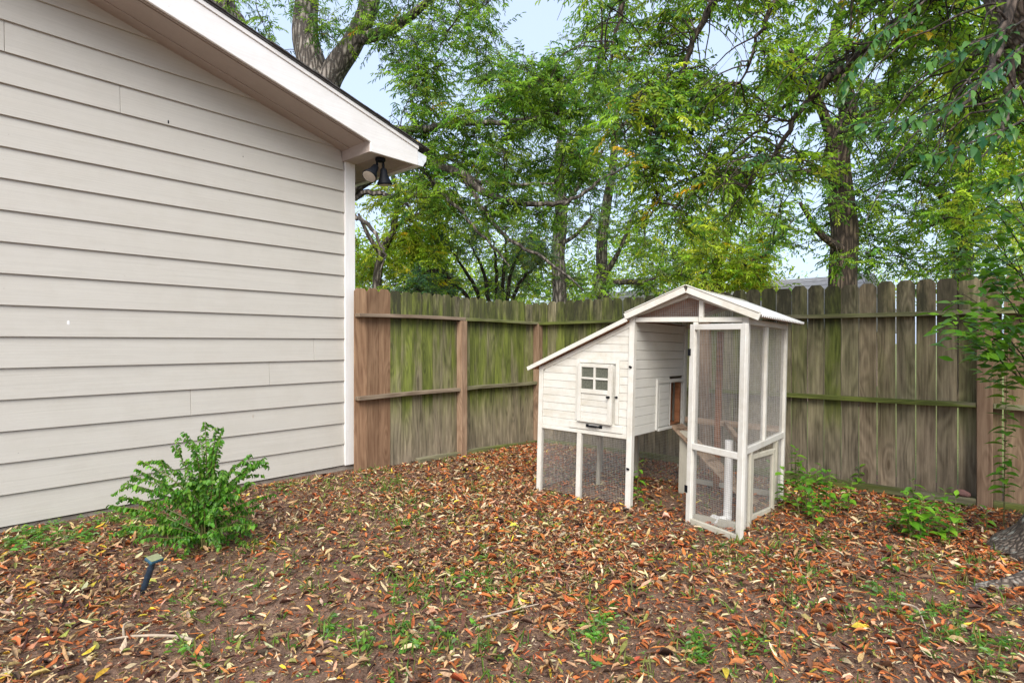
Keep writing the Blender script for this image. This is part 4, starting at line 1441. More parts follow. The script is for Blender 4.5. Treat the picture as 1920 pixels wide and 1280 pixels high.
    for (x1, y1, x2, y2) in ((930, 500, 925, 450), (960, 505, 985, 455), (905, 505, 880, 455), (945, 495, 950, 440), (975, 530, 1015, 490), (880, 520, 845, 470), (850, 530, 815, 505)):
        t.limb([(935, 760, 11.5, .05), (935 + (x1 - 935) * .5, 590, 11.5, .045), (x1, y1, 11.4, .035), (x2, y2, 11.2, .012)], 6, wig=.012)
    t.limb([(845, 760, 11.2, .10), (845, 560, 11.2, .09), (838, 520, 11.2, .075), (820, 508, 11.1, .05), (795, 512, 11, .03)], 8)
    t.clusters([(800, 420, 1030, 550, 10.6, 12.6, 46, .34, 24), (780, 390, 900, 440, 11, 12.5, 6, .32, 18)])
    t.build(P(935, 760, 11.5) * np.array([1, 1, 0]))

    t = Tree('evergreen_bush', 'low blue green rounded bush peeping over the left fence', 'bush', M['branch'],
             [(4, G_BLUE), (2, (0.07, 0.15, 0.05)), (1, G_MID)], 40, leafL=.06, leafW=.02, per=14, sprayL=.3, droop=.1)
    t.limb([(785, 760, 9.6, .05), (785, 600, 9.6, .04), (782, 545, 9.6, .02)], 6)
    t.limb([(785, 700, 9.6, .04), (760, 600, 9.6, .03), (752, 545, 9.6, .015)], 6)
    t.clusters([(735, 510, 840, 580, 9.2, 10, 16, .28, 30)], holes=False)
    t.build(P(785, 760, 9.6) * np.array([1, 1, 0]))

    # --- far wood that closes the view
    t = Tree('far_wood', None, None, M['branch'], [(2, G_MID), (4, G_LITE), (3, G_GREY), (3, G_YEL)], 41, leafL=.26, leafW=.09, per=9, sprayL=.8, twigs=False)
    t.limb([(200, 660, 30, .2), (400, 600, 30, .1), (700, 590, 28, .1), (1000, 590, 30, .1), (1400, 590, 30, .1), (1900, 590, 26, .1)], 5, main=False)
    t.clusters([(1400, 430, 2100, 600, 24, 34, 60, 1.2, 20), (560, 545, 1500, 610, 20, 30, 60, .9, 18), (640, 430, 1480, 570, 17, 24, 150, .75, 18)])
    E_ = np.concatenate(t.E); s_ = t.S
    rng = t.rng
    n = 12
    B = np.repeat(E_, n, 0) + rng.normal(0, .35, (len(E_) * n, 3))
    D = rng.normal(0, 1, B.shape); N = unit(np.array([0, 0, 1.0]) + rng.normal(0, .6, B.shape))
    V, Q = leaf_arrays(B, D, N, .18 * rng.uniform(.6, 1.2, len(B)), .07 * rng.uniform(.6, 1.2, len(B)))
    cl = np.repeat(leaf_colors(len(E_), t.pal, rng), n * 2, 0)
    o = link('far_wood', np_mesh('far_wood', V, Q, M['leaf'], cl)); tag(o, 'distant mass of green woodland foliage beyond the fences', 'trees', kind='stuff')

    # --- the near tree at the right edge: flared trunk, roots, overhanging boughs
    t = Tree('overhanging_tree', 'near tree with lichen spotted trunk and roots at right edge', 'tree', M['bark_near'],
             [(5, G_MID), (2, G_DARK), (5, G_LITE), (.8, G_BLUE), (1, G_YEL), (.05, YEL)], 51, leafL=.058, leafW=.021, per=15, sprayL=.29, droop=.3)
    bx, by = 3.42, 3.14
    g0 = gz(bx, by)
    zz = [-.15, .02, .10, .22, .45, .9, 1.6, 2.4, 3.1, 3.6, 4.4, 5.4]
    rr = [.74, .64, .55, .47, .37, .31, .30, .31, .33, .27, .2, .12]
    xx = [0, 0, 0, 0.0, .01, .03, .03, -.05, -.42, -.65, -.8, -.8]
    t.limb_w(np.array([[bx + a, by + a * .1, g0 + z] for a, z in zip(xx, zz)]), np.array(rr), 22, sub=4)
    # roots
    for pts in ([(bx - .40, by - .10, .12, .17), (bx - .56, by - .16, .045, .12), (bx - .70, by - .20, .012, .085), (bx - .88, by - .23, -.008, .062), (bx - 1.05, by - .21, -.03, .045), (bx - 1.22, by - .24, -.06, .03)],
                [(bx - .28, by - .26, .10, .16), (bx - .36, by - .42, .03, .11), (bx - .44, by - .58, -.01, .075), (bx - .58, by - .72, -.05, .05)],
                [(bx - .10, by - .32, .10, .16), (bx - .06, by - .58, .02, .1), (bx + .0, by - .85, -.05, .05)],
                [(bx - .32, by + .12, .10, .15), (bx - .46, by + .22, .01, .09), (bx - .62, by + .28, -.05, .05)]):
        p = np.array([[a, b, gz(a, b) + c] for a, b, c, _ in pts]); r = np.array([q[3] for q in pts])
        t.limb_w(p, r, 12, sub=5)
    tp = np.array([bx - .6, by - .03, g0 + 3.4])
    def toward(pts, r, sides=8, wig=.01):
        t.limb_w(np.array([tp] + [P(*q) for q in pts]), np.array(r), sides, False, wig)
    toward([(1800, -60, 3.5), (1745, -8, 3.8), (1660, 62, 4.1), (1590, 122, 4.3), (1540, 165, 4.45), (1505, 205, 4.55), (1450, 290, 4.6), (1400, 350, 4.6)], [.09, .07, .055, .042, .036, .03, .026, .014, .006])
    toward([(1820, -80, 3.6), (1760, -10, 4.2), (1690, 45, 4.5), (1620, 90, 4.7), (1560, 130, 4.9), (1470, 200, 5.0), (1400, 260, 5.1), (1330, 330, 5.1)], [.08, .06, .045, .03, .024, .02, .015, .01, .005])
    toward([(1700, -160, 4), (1500, -130, 4.6), (1380, -40, 5), (1310, 60, 5.2), (1270, 170, 5.3), (1250, 260, 5.3)], [.1, .08, .06, .04, .028, .016, .006])
    toward([(1600, -260, 4.2), (1350, -200, 5), (1200, -80, 5.5), (1160, 40, 5.7), (1140, 140, 5.8)], [.1, .08, .06, .04, .025, .008])
    toward([(1660, -100, 4), (1560, -60, 4.2), (1470, -10, 4.4), (1420, 70, 4.5), (1390, 160, 4.6)], [.08, .05, .04, .025, .015, .006])
    toward([(1880, 60, 3.0), (1860, 120, 2.9), (1800, 200, 2.7), (1720, 235, 2.6), (1660, 240, 2.55)], [.05, .02, .014, .009, .006, .003], 6, .006)
    toward([(1900, 120, 3.2), (1890, 200, 3.1), (1870, 260, 3.0), (1830, 300, 2.9)], [.05, .02, .012, .008, .003], 6, .006)
    t.clusters([
        (1090, -60, 1330, 200, 4.9, 6.2, 38, .27, 17), (1150, 150, 1420, 330, 4.6, 5.8, 42, .27, 16), (1200, 300, 1400, 430, 4.6, 5.6, 20, .2, 13),
        (1330, -60, 1560, 180, 4.2, 5.6, 34, .25, 15), (1400, 150, 1560, 330, 4.2, 5.2, 18, .2, 11), (1560, -60, 1920, 90, 3.6, 5.0, 34, .24, 15),
        (1590, 60, 1900, 200, 3.6, 4.8, 18, .2, 11), (1750, 60, 1960, 260, 3.2, 4.2, 14, .18, 9)])
    # long bare drooping twigs
    nodes = np.array(t.nodes); nodes = nodes[nodes[:, 2] > 2.4]
    for k in range(150):
        a = nodes[t.rng.integers(len(nodes))]
        h = unit(t.rng.normal(0, 1, (1, 3)) * np.array([1, 1, .2]) + np.array([-.5, .2, 0]))[0]
        L = t.rng.uniform(.35, .95)
        pp = [a, a + h * L * .4 + np.array([0, 0, -.05 * L]), a + h * L * .75 + np.array([0, 0, -.3 * L]), a + h * L * .95 + np.array([0, 0, -.7 * L])]
        pp, rr = smooth_path(pp, [.0075, .0055, .0038, .0018], 3)
        t.br.tube(pp + t.rng.normal(0, .006, pp.shape), rr, 5, cap=False)
    nt_ = t.build(np.array([bx, by, g0]))
    return nt_, (bx, by, g0)


NEAR_TREE, NEAR_BASE = build_trees()


# ------------------------------------------------------------------ broad leaf meshes (for plants whose leaves can be picked apart)
def broad_leaf(name, mat, L, W, fold=.25, droop=.3, wave=.0):
    n = 5
    vs = []; fs = []
    prof = [0.02, .62, 1.0, .9, .52, 0.0]
    for i in range(n + 1):
        t = i / n
        w = W / 2 * prof[i]
        z = -droop * L * t * t
        vs += [(-w, L * t, z + fold * w + wave * (1 if i % 2 else -1) * .004), (0, L * t, z), (w, L * t, z + fold * w)]
    for i in range(n):
        a = i * 3
        fs += [(a, a + 1, a + 4, a + 3), (a + 1, a + 2, a + 5, a + 4)]
    me = bpy.data.meshes.new(name)
    me.from_pydata(vs, [], fs)
    me.polygons.foreach_set('use_smooth', [True] * len(fs))
    me.materials.append(mat)
    return me


BL = [broad_leaf('leaf', M['leaf_broad'], 1.0, w, f, d) for w, f, d in ((.56, .25, .2), (.62, .35, .35), (.52, .15, .1), (.58, .4, .45))]
SL_ = [broad_leaf('leaf', M['leaf_sap'], 1.0, w, f, d) for w, f, d in ((.52, .2, .25), (.58, .3, .4), (.48, .1, .15))]


def put_leaf(parent, meshes, rnd, loc, direction, up, size):
    d = Vector(direction).normalized(); u = Vector(up)
    x = d.cross(u).normalized(); z = x.cross(d).normalized()
    m = Matrix((x, d, z)).transposed()
    o = link('leaf', rnd.choice(meshes), parent, loc, m.to_euler())
    o.scale = (size, size, size)
    return o


NL_ = [broad_leaf('leaf', leafmat_obj('overhanging_leaf', (0.018, 0.10, 0.032), (0.12, 0.27, 0.035), .4), 1.0, w, f, d) for w, f, d in ((.27, .2, .25), (.32, .3, .4), (.29, .1, .15))]


def near_sprays():
    rnd = random.Random(99)
    b = Vector(NEAR_BASE)
    for pix in ([(1945, 60, 2.6), (1880, 120, 2.45), (1790, 190, 2.35), (1700, 225, 2.3), (1610, 232, 2.3)],
                [(1960, 200, 2.5), (1890, 240, 2.4), (1800, 275, 2.35), (1720, 300, 2.3)],
                [(1950, 20, 2.8), (1880, 60, 2.7), (1800, 90, 2.65), (1740, 110, 2.6)],
                [(1960, 120, 2.6), (1900, 170, 2.55), (1860, 220, 2.5), (1820, 240, 2.5)],
                [(1760, -20, 3.0), (1700, 30, 2.95), (1650, 70, 2.9), (1600, 130, 2.85), (1580, 170, 2.85)],
                [(1960, 300, 2.7), (1910, 330, 2.6), (1860, 345, 2.6)]):
        q, rr = smooth_path([P(*p) - np.array(NEAR_BASE) for p in pix], [.006 * (1 - .8 * i / (len(pix) - 1)) for i in range(len(pix))], 6)
        MB().tube(q, rr, 6).build('twig', M['branch'], NEAR_TREE)
        for i in range(4, len(q) - 1):
            for k in (0, 1, 0, 1):
                p = Vector(q[i]).lerp(Vector(q[i + 1]), rnd.random())
                tan = (Vector(q[i + 1]) - Vector(q[i])).normalized()
                sdv = tan.cross(Vector((0, 0, 1))).normalized() * (1 if k else -1)
                d = tan * rnd.uniform(.3, .9) + sdv * rnd.uniform(.3, .9) + Vector((0, 0, rnd.uniform(-.7, .1)))
                p = p + Vector((0, 0, rnd.uniform(-.03, .02)))
                put_leaf(NEAR_TREE, NL_, rnd, p, d, (rnd.uniform(-.5, .5), rnd.uniform(-.7, .3), 1), rnd.uniform(.055, .095))


near_sprays()


def seedling(px, py, h, nstem, label, seed, lean=(0, 0), size=.06, group='leafy seedlings along the right fence'):
    rnd = random.Random(seed)
    x, y = on_ground(px, py)
    z = gz(x, y)
    t = empty('seedling', (x, y, z))
    tag(t, label, 'seedling', group)
    for s in range(nstem):
        hh = h * 1.38 * (1 if s == 0 else rnd.uniform(.5, .95))
        a = rnd.uniform(0, 6.28); spread = 0 if s == 0 else rnd.uniform(.08, .25) * min(1, h / .25)
        tx = lean[0] + math.cos(a) * spread * .25; ty = lean[1] + math.sin(a) * spread * .25
        bx_, by_ = math.cos(a) * spread * .85, math.sin(a) * spread * .85
        pts = [Vector((bx_, by_, gz(x + bx_, y + by_) - z - .01)), Vector((bx_ + tx * .3, by_ + ty * .3, hh * .5)), Vector((bx_ + tx, by_ + ty, hh))]
        MB().tube(pts, [.004, .003, .0015], 6).build('stem', M['stem'], t)
        n = max(6, int(hh / .019)); ph = rnd.uniform(0, 6.28)
        for k in range(n):
            f = .18 + .82 * k / (n - 1)
            p = pts[0].lerp(pts[1], f * 2) if f < .5 else pts[1].lerp(pts[2], f * 2 - 1)
            ang = ph + k * 2.4
            el = rnd.uniform(-.1, .35) + (.7 if k >= n - 2 else 0)
            d = (math.cos(ang), math.sin(ang), el)
            put_leaf(t, BL, rnd, p, d, (rnd.uniform(-.3, .3), rnd.uniform(-.3, .3), 1), size * 1.18 * rnd.uniform(.65, 1.2) * (.7 if k > n - 3 else 1))
    return t


seedling(1195, 948, .245, 1, 'bright seedling standing before the coop centre post', 1, (.01, 0), .062)
seedling(1492, 915, .26, 6, 'dense seedling clump hugging the back corner of the run', 2, (0, 0), .07)
seedling(1470, 958, .24, 4, 'dark leafy seedling against the run access door', 3, (.0, 0), .07)
seedling(1556, 968, .25, 6, 'bushy seedling clump right of the run', 4, (0, 0), .062)
seedling(1522, 975, .16, 4, 'low sprawling seedling between run and bushy clump', 14, (0, 0), .055)
seedling(1612, 922, .17, 1, 'single upright seedling against the fence bottom rail', 5, (0, 0), .06)
seedling(1712, 1005, .27, 9, 'widest seedling clump in front of the right fence', 6, (0, 0), .064)
seedling(1665, 990, .14, 3, 'short seedling left of the widest clump', 15, (0, 0), .055)
seedling(1792, 1008, .20, 3, 'paired stem seedling right of the widest clump', 7, (0, 0), .062)
seedling(1882, 990, .95, 1, 'tall thin stemmed seedling in front of the fence post', 8, (.03, 0), .085)
seedling(1672, 1072, .10, 1, 'tiny pale seedling alone on the leaf litter', 9, (0, 0), .05)
seedling(1588, 950, .13, 2, 'small twin seedling just right of the bushy clump', 16, (0, 0), .055)
seedling(1752, 985, .15, 2, 'short bright seedling between widest clump and paired stems', 17, (0, 0), .058)
seedling(1850, 1000, .12, 1, 'small seedling left of the tall thin stem', 18, (0, 0), .055)
seedling(1640, 905, .10, 1, 'tiny seedling under the fence rail between clumps', 10, (0, 0), .045)


def sapling():
    """leafy branches entering from the right edge in front of the fence"""
    rnd = random.Random(77)
    bx, by = 3.78, 4.12
    z0 = gz(bx, by)
    t = empty('sapling', (bx, by, z0))
    tag(t, 'leafy green sapling with spreading boughs at the right edge', 'sapling')
    b = Vector((bx, by, z0))
    stem = [Vector((0, 0, -.05)), Vector((-.02, 0, .6)), Vector((-.03, .0, 1.2)), Vector((-.06, 0, 1.8)), Vector((-.05, 0, 2.5)), Vector((-.1, 0, 3.1))]
    MB().tube(stem, [.02, .017, .014, .011, .008, .003], 8).build('stem', M['branch'], t)
    tips = [((1768, 592, 3.95), 1.15), ((1805, 632, 3.9), .95), ((1800, 548, 4.05), 1.25), ((1850, 520, 4.1), 1.4), ((1850, 600, 3.8), 1.1), ((1870, 650, 3.9), .9),
            ((1800, 470, 4.2), 1.6), ((1840, 430, 4.1), 1.7), ((1860, 390, 4.0), 1.9), ((1900, 470, 3.8), 1.5), ((1890, 560, 3.8), 1.2), ((1780, 440, 4.4), 1.8), ((1900, 350, 4.0), 2.1), ((1830, 350, 4.3), 2.1), ((1885, 500, 4.3), 1.5)]
    for (pp, hz) in tips:
        e = Vector(P(*pp)) - b
        f = min(max(hz / 3.1, 0), .98) * 5
        i = int(f); s = stem[i].lerp(stem[min(i + 1, 5)], f - i)
        L = (e - s).length
        m = (s + e) / 2 + Vector((0, 0, .10 * L))
        pts = []
        for k in range(7):
            u = k / 6
            pts.append(s * (1 - u) ** 2 + m * 2 * u * (1 - u) + e * u * u)
        MB().tube(pts, [.006, .0055, .005, .004, .003, .0022, .001], 6).build('branch', M['branch'], t)
        n = int(L / .0125)
        for k in range(n):
            u = .22 + .78 * (k + .5) / n
            p = s * (1 - u) ** 2 + m * 2 * u * (1 - u) + e * u * u
            tan = (e - s).normalized()
            sd_ = tan.cross(Vector((0, 0, 1))).normalized() * (1 if k % 2 else -1)
            # short side shoots make the spray thicker
            p2 = p + sd_ * rnd.uniform(0, .14) + Vector((0, 0, rnd.uniform(-.12, .06)))
            d = tan * rnd.uniform(.2, .8) + sd_ * rnd.uniform(.4, 1) + Vector((0, 0, rnd.uniform(-.5, .2)))
            put_leaf(t, SL_, rnd, p2, d, (rnd.uniform(-.5, .5), rnd.uniform(-1.3, .1), 1), rnd.uniform(.06, .105))


sapling()


# ------------------------------------------------------------------ shrub by the house wall
def shrub():
    rng = np.random.default_rng(61)
    rnd = random.Random(61)
    x, y = on_ground(385, 1028)
    b = np.array([x, y, gz(x, y)])
    t = empty('shrub', tuple(b))
    tag(t, 'green small leaved shrub with spreading sprays beside the house wall', 'shrub')
    Zb = y
    tips = [(205, 946, -.05), (228, 930, .06), (245, 890, .05), (262, 862, .0), (240, 905, -.1), (300, 862, .1), (325, 835, .0), (345, 812, .05), (385, 790, .0), (408, 800, -.08), (418, 800, .07), (365, 830, -.1),
            (400, 840, .12), (495, 858, .05), (482, 868, -.05), (462, 880, .1), (478, 935, -.05), (485, 945, .05), (470, 905, -.1), (468, 975, .0), (240, 985, -.05), (285, 985, -.15), (262, 992, .1), (300, 1010, -.2), (320, 1005, .05), (450, 985, -.15), (440, 1000, .02), (330, 880, -.18),
            (420, 880, -.2), (380, 900, -.25), (410, 950, -.28), (310, 930, -.2), (400, 1000, -.25), (350, 1005, -.15), (390, 870, .15), (300, 900, .15), (220, 950, .1), (255, 878, -.12), (470, 850, .0), (350, 860, -.1), (375, 815, .1), (410, 830, -.12), (330, 915, -.1), (440, 870, .12), (430, 925, -.15), (455, 950, .1), (280, 960, .12), (360, 930, .2)]
    stems = MB(); B = []; D = []; Nn = []
    for (px, py, dz) in tips:
        e = P(px, py, Zb + dz) - b
        hub = np.array([rng.normal(0, .03), rng.normal(0, .03), max(.03, e[2] * .35)])
        m = (hub + e) / 2 + np.array([0, 0, .06 * np.linalg.norm(e)])
        pts, rr = smooth_path([np.array([rng.normal(0, .015), rng.normal(0, .015), -.01]), hub, m, e], [.006, .005, .0035, .001], 4)
        stems.tube(pts, rr, 5)
        curves = [(pts[4:], 1.0)]
        # side shoots
        for _ in range(3):
            i = rnd.randrange(6, len(pts) - 1)
            s = pts[i]; dd = unit((e - s)[None])[0] + rng.normal(0, .42, 3); dd[2] += .05
            L = rnd.uniform(.06, .15)
            q = np.array([s + dd * L * u + np.array([0, 0, -.05 * u * u]) for u in np.linspace(0, 1, 5)])
            stems.tube(q, [.002, .0018, .0015, .001, .0006], 4)
            curves.append((q, 1.0))
        for q, _ in curves:
            seg = np.linalg.norm(np.diff(q, axis=0), axis=1).sum()
            n = int(seg / .0078)
            for k in range(n):
                u = (k + rng.random()) / n * (len(q) - 1)
                i = min(int(u), len(q) - 2); p = q[i] + (q[i + 1] - q[i]) * (u - i)
                tan = unit((q[i + 1] - q[i])[None])[0]
                sd_ = np.cross(tan, [0, 0, 1.0]); sd_ = sd_ / (np.linalg.norm(sd_) + 1e-6) * (1 if k % 2 else -1)
                B.append(p); D.append(tan * .35 + sd_ * .7 + np.array([0, 0, -.75]) + rng.normal(0, .25, 3)); Nn.append(np.array([0, 0, .7]) + tan * .3 + rng.normal(0, .45, 3))
    stems.build('stems', M['stem'], t)
    B = np.array(B); D = np.array(D); Nn = np.array(Nn)
    V, Q = leaf_arrays(B, D, Nn, .032 * rng.uniform(.6, 1.25, len(B)), .022 * rng.uniform(.7, 1.2, len(B)), fold=.25, droop=.15, widest=.36)
    c = leaf_colors(len(B), [(5, (0.10, 0.27, 0.026)), (3, (0.06, 0.18, 0.022)), (2.4, (0.20, 0.40, 0.05))], rng)
    o = link('foliage', np_mesh('foliage', V, Q, M['leaf'], np.repeat(c, 2, 0)), t)
    tag(o, kind='stuff')


shrub()


# ------------------------------------------------------------------ solar stake light, stone, twigs
def small_things():
    x, y = on_ground(266, 1112)
    z = gz(x, y)
    top = Vector(P(288, 1050, y - .01))
    base = Vector((x, y, z))
    t = empty('stake_light', base)
    tag(t, 'dark blue solar stake light leaning in the soil before the shrub', 'stake light')
    d = (top - base)
    MB().tube([d * -.12, d * .5, d * .97], [.0135, .0155, .0145], 12).build('stake', M['stake'], t)
    for k in (.25, .5, .75):
        MB().tube([d * k, d * (k + .03)], .0170, 12).build('ring', M['stake'], t)
    dn = d.normalized()
    axis = Vector((.34, -.14, .93)).normalized()
    rot = axis.to_track_quat('Z', 'Y').to_euler()
    hd = MB().box((-.036, -.028, -.009), (.036, .028, .008)).build('head', M['stakeblue'], t, d * .99 + Vector((.004, 0, .008)), rot, bevel=.004)
    MB().box((-.031, -.0235, .0085), (.031, .0235, .0105)).build('solar_panel', M['solar'], hd)
    # stone lying on the bottom rail by the post
    p = fence_pt(4.57, .052, 0.016)
    bm = bmesh.new(); bmesh.ops.create_icosphere(bm, subdivisions=3, radius=.05)
    rnd = random.Random(3)
    for v in bm.verts:
        n = vnoise(np.array([v.co.x * 30 + 9]), np.array([v.co.y * 30 + v.co.z * 17]), 5)[0]
        v.co *= .75 + .4 * n
        v.co.x *= 1.25; v.co.z *= .62; v.co.y *= .75
    me = bpy.data.meshes.new('stone'); bm.to_mesh(me); bm.free()
    me.materials.append(M['rock'])
    o = link('stone', me, None, p)
    o.rotation_euler = (0, 0, math.atan2(D_R[1], D_R[0]))
    tag(o, 'reddish stone resting on the fence bottom rail beside the post', 'stone')
    # twigs on the ground
    def twig(pix, r, label, lift=.012):
        pts = []
        for px, py in pix:
            a, b = on_ground(px, py); pts.append(Vector((a, b, gz(a, b) + lift)))
        c = pts[0].copy()
        q, rr = smooth_path([tuple(p - c) for p in pts], [r * (1 - .6 * i / (len(pts) - 1)) for i in range(len(pts))], 3)
        o = MB().tube(q, rr, 6).build('twig', M['twig'], None, c)
        tag(o, label, 'twig', 'dry twigs on the ground')
        return o
    tw = twig([(362, 1208), (330, 1201), (285, 1199), (232, 1202), (200, 1209)], .008, 'pale dry twig lying on bare soil at lower left', .02)
    twig([(232, 1200), (232, 1180), (245, 1172)], .005, 'short forked piece beside the pale twig lower left', .02)
    twig([(1690, 1138), (1718, 1146), (1730, 1170), (1738, 1192)], .006, 'bent grey twig near the roots at right', .02)
    twig([(1210, 898), (1235, 893), (1260, 900), (1272, 908)], .006, 'thin pale twig on the ground under the coop', .02)
    twig([(900, 1170), (960, 1155), (1010, 1143)], .005, 'thin straight twig in the middle foreground', .03)


small_things()


# ------------------------------------------------------------------ leaf litter, debris, weeds
def litter_density(x, y):
    n = fbm(x * .9 + 3, y * .9, 17, 4)
    d = sstep(.38, .54, n)
    px = 960 + F * x / y
    # heavier towards the right and the middle, thin and patchy at the lower left
    d = d * .62 + .36
    d *= .55 + .45 * sstep(-2.2, .2, x + .15 * (y - 3))
    d *= 1 - .35 * np.exp(-(((x + 1.3) / .8) ** 2 + ((y - 2.7) / .5) ** 2))
    d *= 1 - .6 * np.exp(-(((x - 1.9) / .3) ** 2 + ((y - 2.85) / .22) ** 2))
    # the ground inside the coop is scratched bare
    c, s_ = math.cos(CY), math.sin(CY)
    lx = (x - .21) * c + (y - 5.016) * s_; ly = -(x - .21) * s_ + (y - 5.016) * c
    inside = sstep(.0, .12, lx) * (1 - sstep(1.6, 1.75, lx)) * sstep(.02, .2, ly) * (1 - sstep(.95, 1.1, ly))
    d *= 1 - .72 * inside
    return np.clip(d, 0.08, 1)


L_RUST = (0.42, 0.13, 0.042); L_ORNG = (0.52, 0.18, 0.05); L_TAN = (0.46, 0.29, 0.15); L_PALE = (0.60, 0.48, 0.29); L_BRN = (0.15, 0.075, 0.045); L_DK = (0.075, 0.042, 0.03)
L_YEL = (0.62, 0.47, 0.05); L_OLV = (0.24, 0.24, 0.06)


def in_yard(x, y):
    """inside the two fences and in front of the house wall"""
    nL = np.array([D_L[1], -D_L[0]])          # towards the yard
    nR = np.array([D_R[1], -D_R[0]])
    a = (x - A_L[0]) * nL[0] + (y - A_L[1]) * nL[1]
    b = (x - C_F[0]) * nR[0] + (y - C_F[1]) * nR[1]
    nH = np.array([HU[1], -HU[0]])
    c = (x - HO[0]) * nH[0] + (y - HO[1]) * nH[1]
    return (a > .02) & (b > .02) & (c > .03)


def litter_leaves(x, y, rng, scale=1.0, lift=0.0):
    n = len(x)
    z = ground_z(x, y)
    B = np.stack([x, y, z + .004 + lift + rng.random(n) * .014], 1)
    a = rng.uniform(0, 2 * np.pi, n)
    el = rng.normal(0, .22, n)
    D = np.stack([np.cos(a), np.sin(a), np.abs(el)], 1)
    N = unit(np.array([0, 0, 1.0]) + rng.normal(0, .38, (n, 3)))
    L = rng.gamma(3.4, .0094, n) * scale; L = np.clip(L, .010, .072)
    W = L * rng.uniform(.13, .36, n)
    br = rng.random(n) < .12; L = np.where(br, L * .55, L); W = np.where(br, L * rng.uniform(.45, .7, n), W)
    V, Q = leaf_arrays(B, D, N, L, W, fold=.0, droop=0, widest=.42)
    V = V.reshape(n, 6, 3)
    # dry leaves curl: raise the sides and the tip
    cur = (np.abs(rng.normal(0, .45, n)) * W)[:, None, None] * np.array([0, 0, 1.0])
    V[:, [1, 2, 4, 5]] += cur
    V[:, [3]] += (rng.normal(.05, .16, n) * L)[:, None, None] * np.array([0, 0, 1.0])
    V = V.reshape(-1, 3)
    k = sstep(-1.0, 1.8, x + .2 * (y - 3.5) + rng.normal(0, .5, n))
    u = rng.random(n)
    c = np.empty((n, 3))
    pR = [(4.4, L_RUST), (2.0, L_ORNG), (2.1, L_TAN), (1.5, L_PALE), (3.2, L_BRN), (1.6, L_DK), (.22, L_YEL), (.35, L_OLV)]
    pL = [(1.8, L_RUST), (.6, L_ORNG), (3.2, L_TAN), (1.8, L_PALE), (3.4, L_BRN), (1.6, L_DK), (.30, L_YEL), (.8, L_OLV)]
    cr = leaf_colors(n, pR, rng, .2); cl = leaf_colors(n, pL, rng, .2)
    c = np.where((u < k)[:, None], cr, cl)
    return V, Q, np.repeat(c, 2, 0)


def build_litter():
    rng = np.random.default_rng(90)
    def sample(N, x0, x1, y0, y1, power=1.0):
        x = rng.uniform(x0, x1, N); y = rng.uniform(y0, y1, N)
        d = litter_density(x, y)
        ok = (rng.random(N) < d ** power) & in_yard(x, y) & (np.abs(x) < y * .93 + .3)
        ok &= ~(((x - 3.42) ** 2 + (y - 3.12) ** 2) < .32)
        return x[ok], y[ok]
    x, y = sample(460000, -4.5, 5.2, 1.9, 8.0)
    V1, Q1, c1 = litter_leaves(x, y, rng)
    o = link('leaf_litter', np_mesh('leaf_litter', V1, Q1, M['litter'], c1))
    tag(o, 'carpet of small dry brown and orange leaves covering the yard', 'leaf litter', kind='stuff')
    # fine crumbs: leaf bits, bark and stalks
    x, y = sample(150000, -4.5, 5.2, 1.9, 7.8, .4)
    n = len(x)
    B = np.stack([x, y, ground_z(x, y) + .003 + rng.random(n) * .004], 1)
    a = rng.uniform(0, 6.283, n)
    D = np.stack([np.cos(a), np.sin(a), rng.normal(0, .12, n)], 1)
    N = unit(np.array([0, 0, 1.0]) + rng.normal(0, .3, (n, 3)))
    st = rng.random(n) < .35
    L = np.where(st, rng.uniform(.02, .06, n), rng.uniform(.005, .018, n)); W = np.where(st, .0022, L * rng.uniform(.3, .7, n))
    V, Q = leaf_arrays(B, D, N, L, W, fold=.2, droop=0)
    c = leaf_colors(n, [(3, L_TAN), (1.6, L_PALE), (3, L_BRN), (2.4, L_DK), (1, L_RUST)], rng, .25)
    o = link('leaf_crumbs', np_mesh('leaf_crumbs', V, Q, M['litter'], np.repeat(c, 2, 0)))
    tag(o, 'fine crumbs of leaf bits and stalks on the soil', 'debris', kind='stuff')


build_litter()


def dead_leaf_mesh(name, col, L=1.0, W=.38, curl=.3, tipup=.1, twist=.0):
    """single curled dry leaf, unit length, with a short stalk"""
    n = 6; vs = []; fs = []
    prof = [.04, .5, .88, 1.0, .8, .42, .02]
    for i in range(n + 1):
        t = i / n
        w = W / 2 * prof[i]
        z = tipup * (t - .35) ** 2 * 2
        ca, sa = math.cos(twist * (t - .5)), math.sin(twist * (t - .5))
        for s in (-1, 0, 1):
            lift = curl * w * abs(s)
            vs.append((s * w * ca - lift * sa * .3, t, z + lift * ca + s * w * sa))
    for i in range(n):
        a = i * 3
        fs += [(a, a + 1, a + 4, a + 3), (a + 1, a + 2, a + 5, a + 4)]
    k = len(vs)
    vs += [(-.008, -.16, .0), (.008, -.16, .0), (.008, .03, .02), (-.008, .03, .02)]
    fs += [(k, k + 1, k + 2, k + 3)]
    me = bpy.data.meshes.new(name); me.from_pydata(vs, [], fs)
    me.polygons.foreach_set('use_smooth', [True] * len(fs))
    m = dead_mat(col)
    me.materials.append(m)
    return me


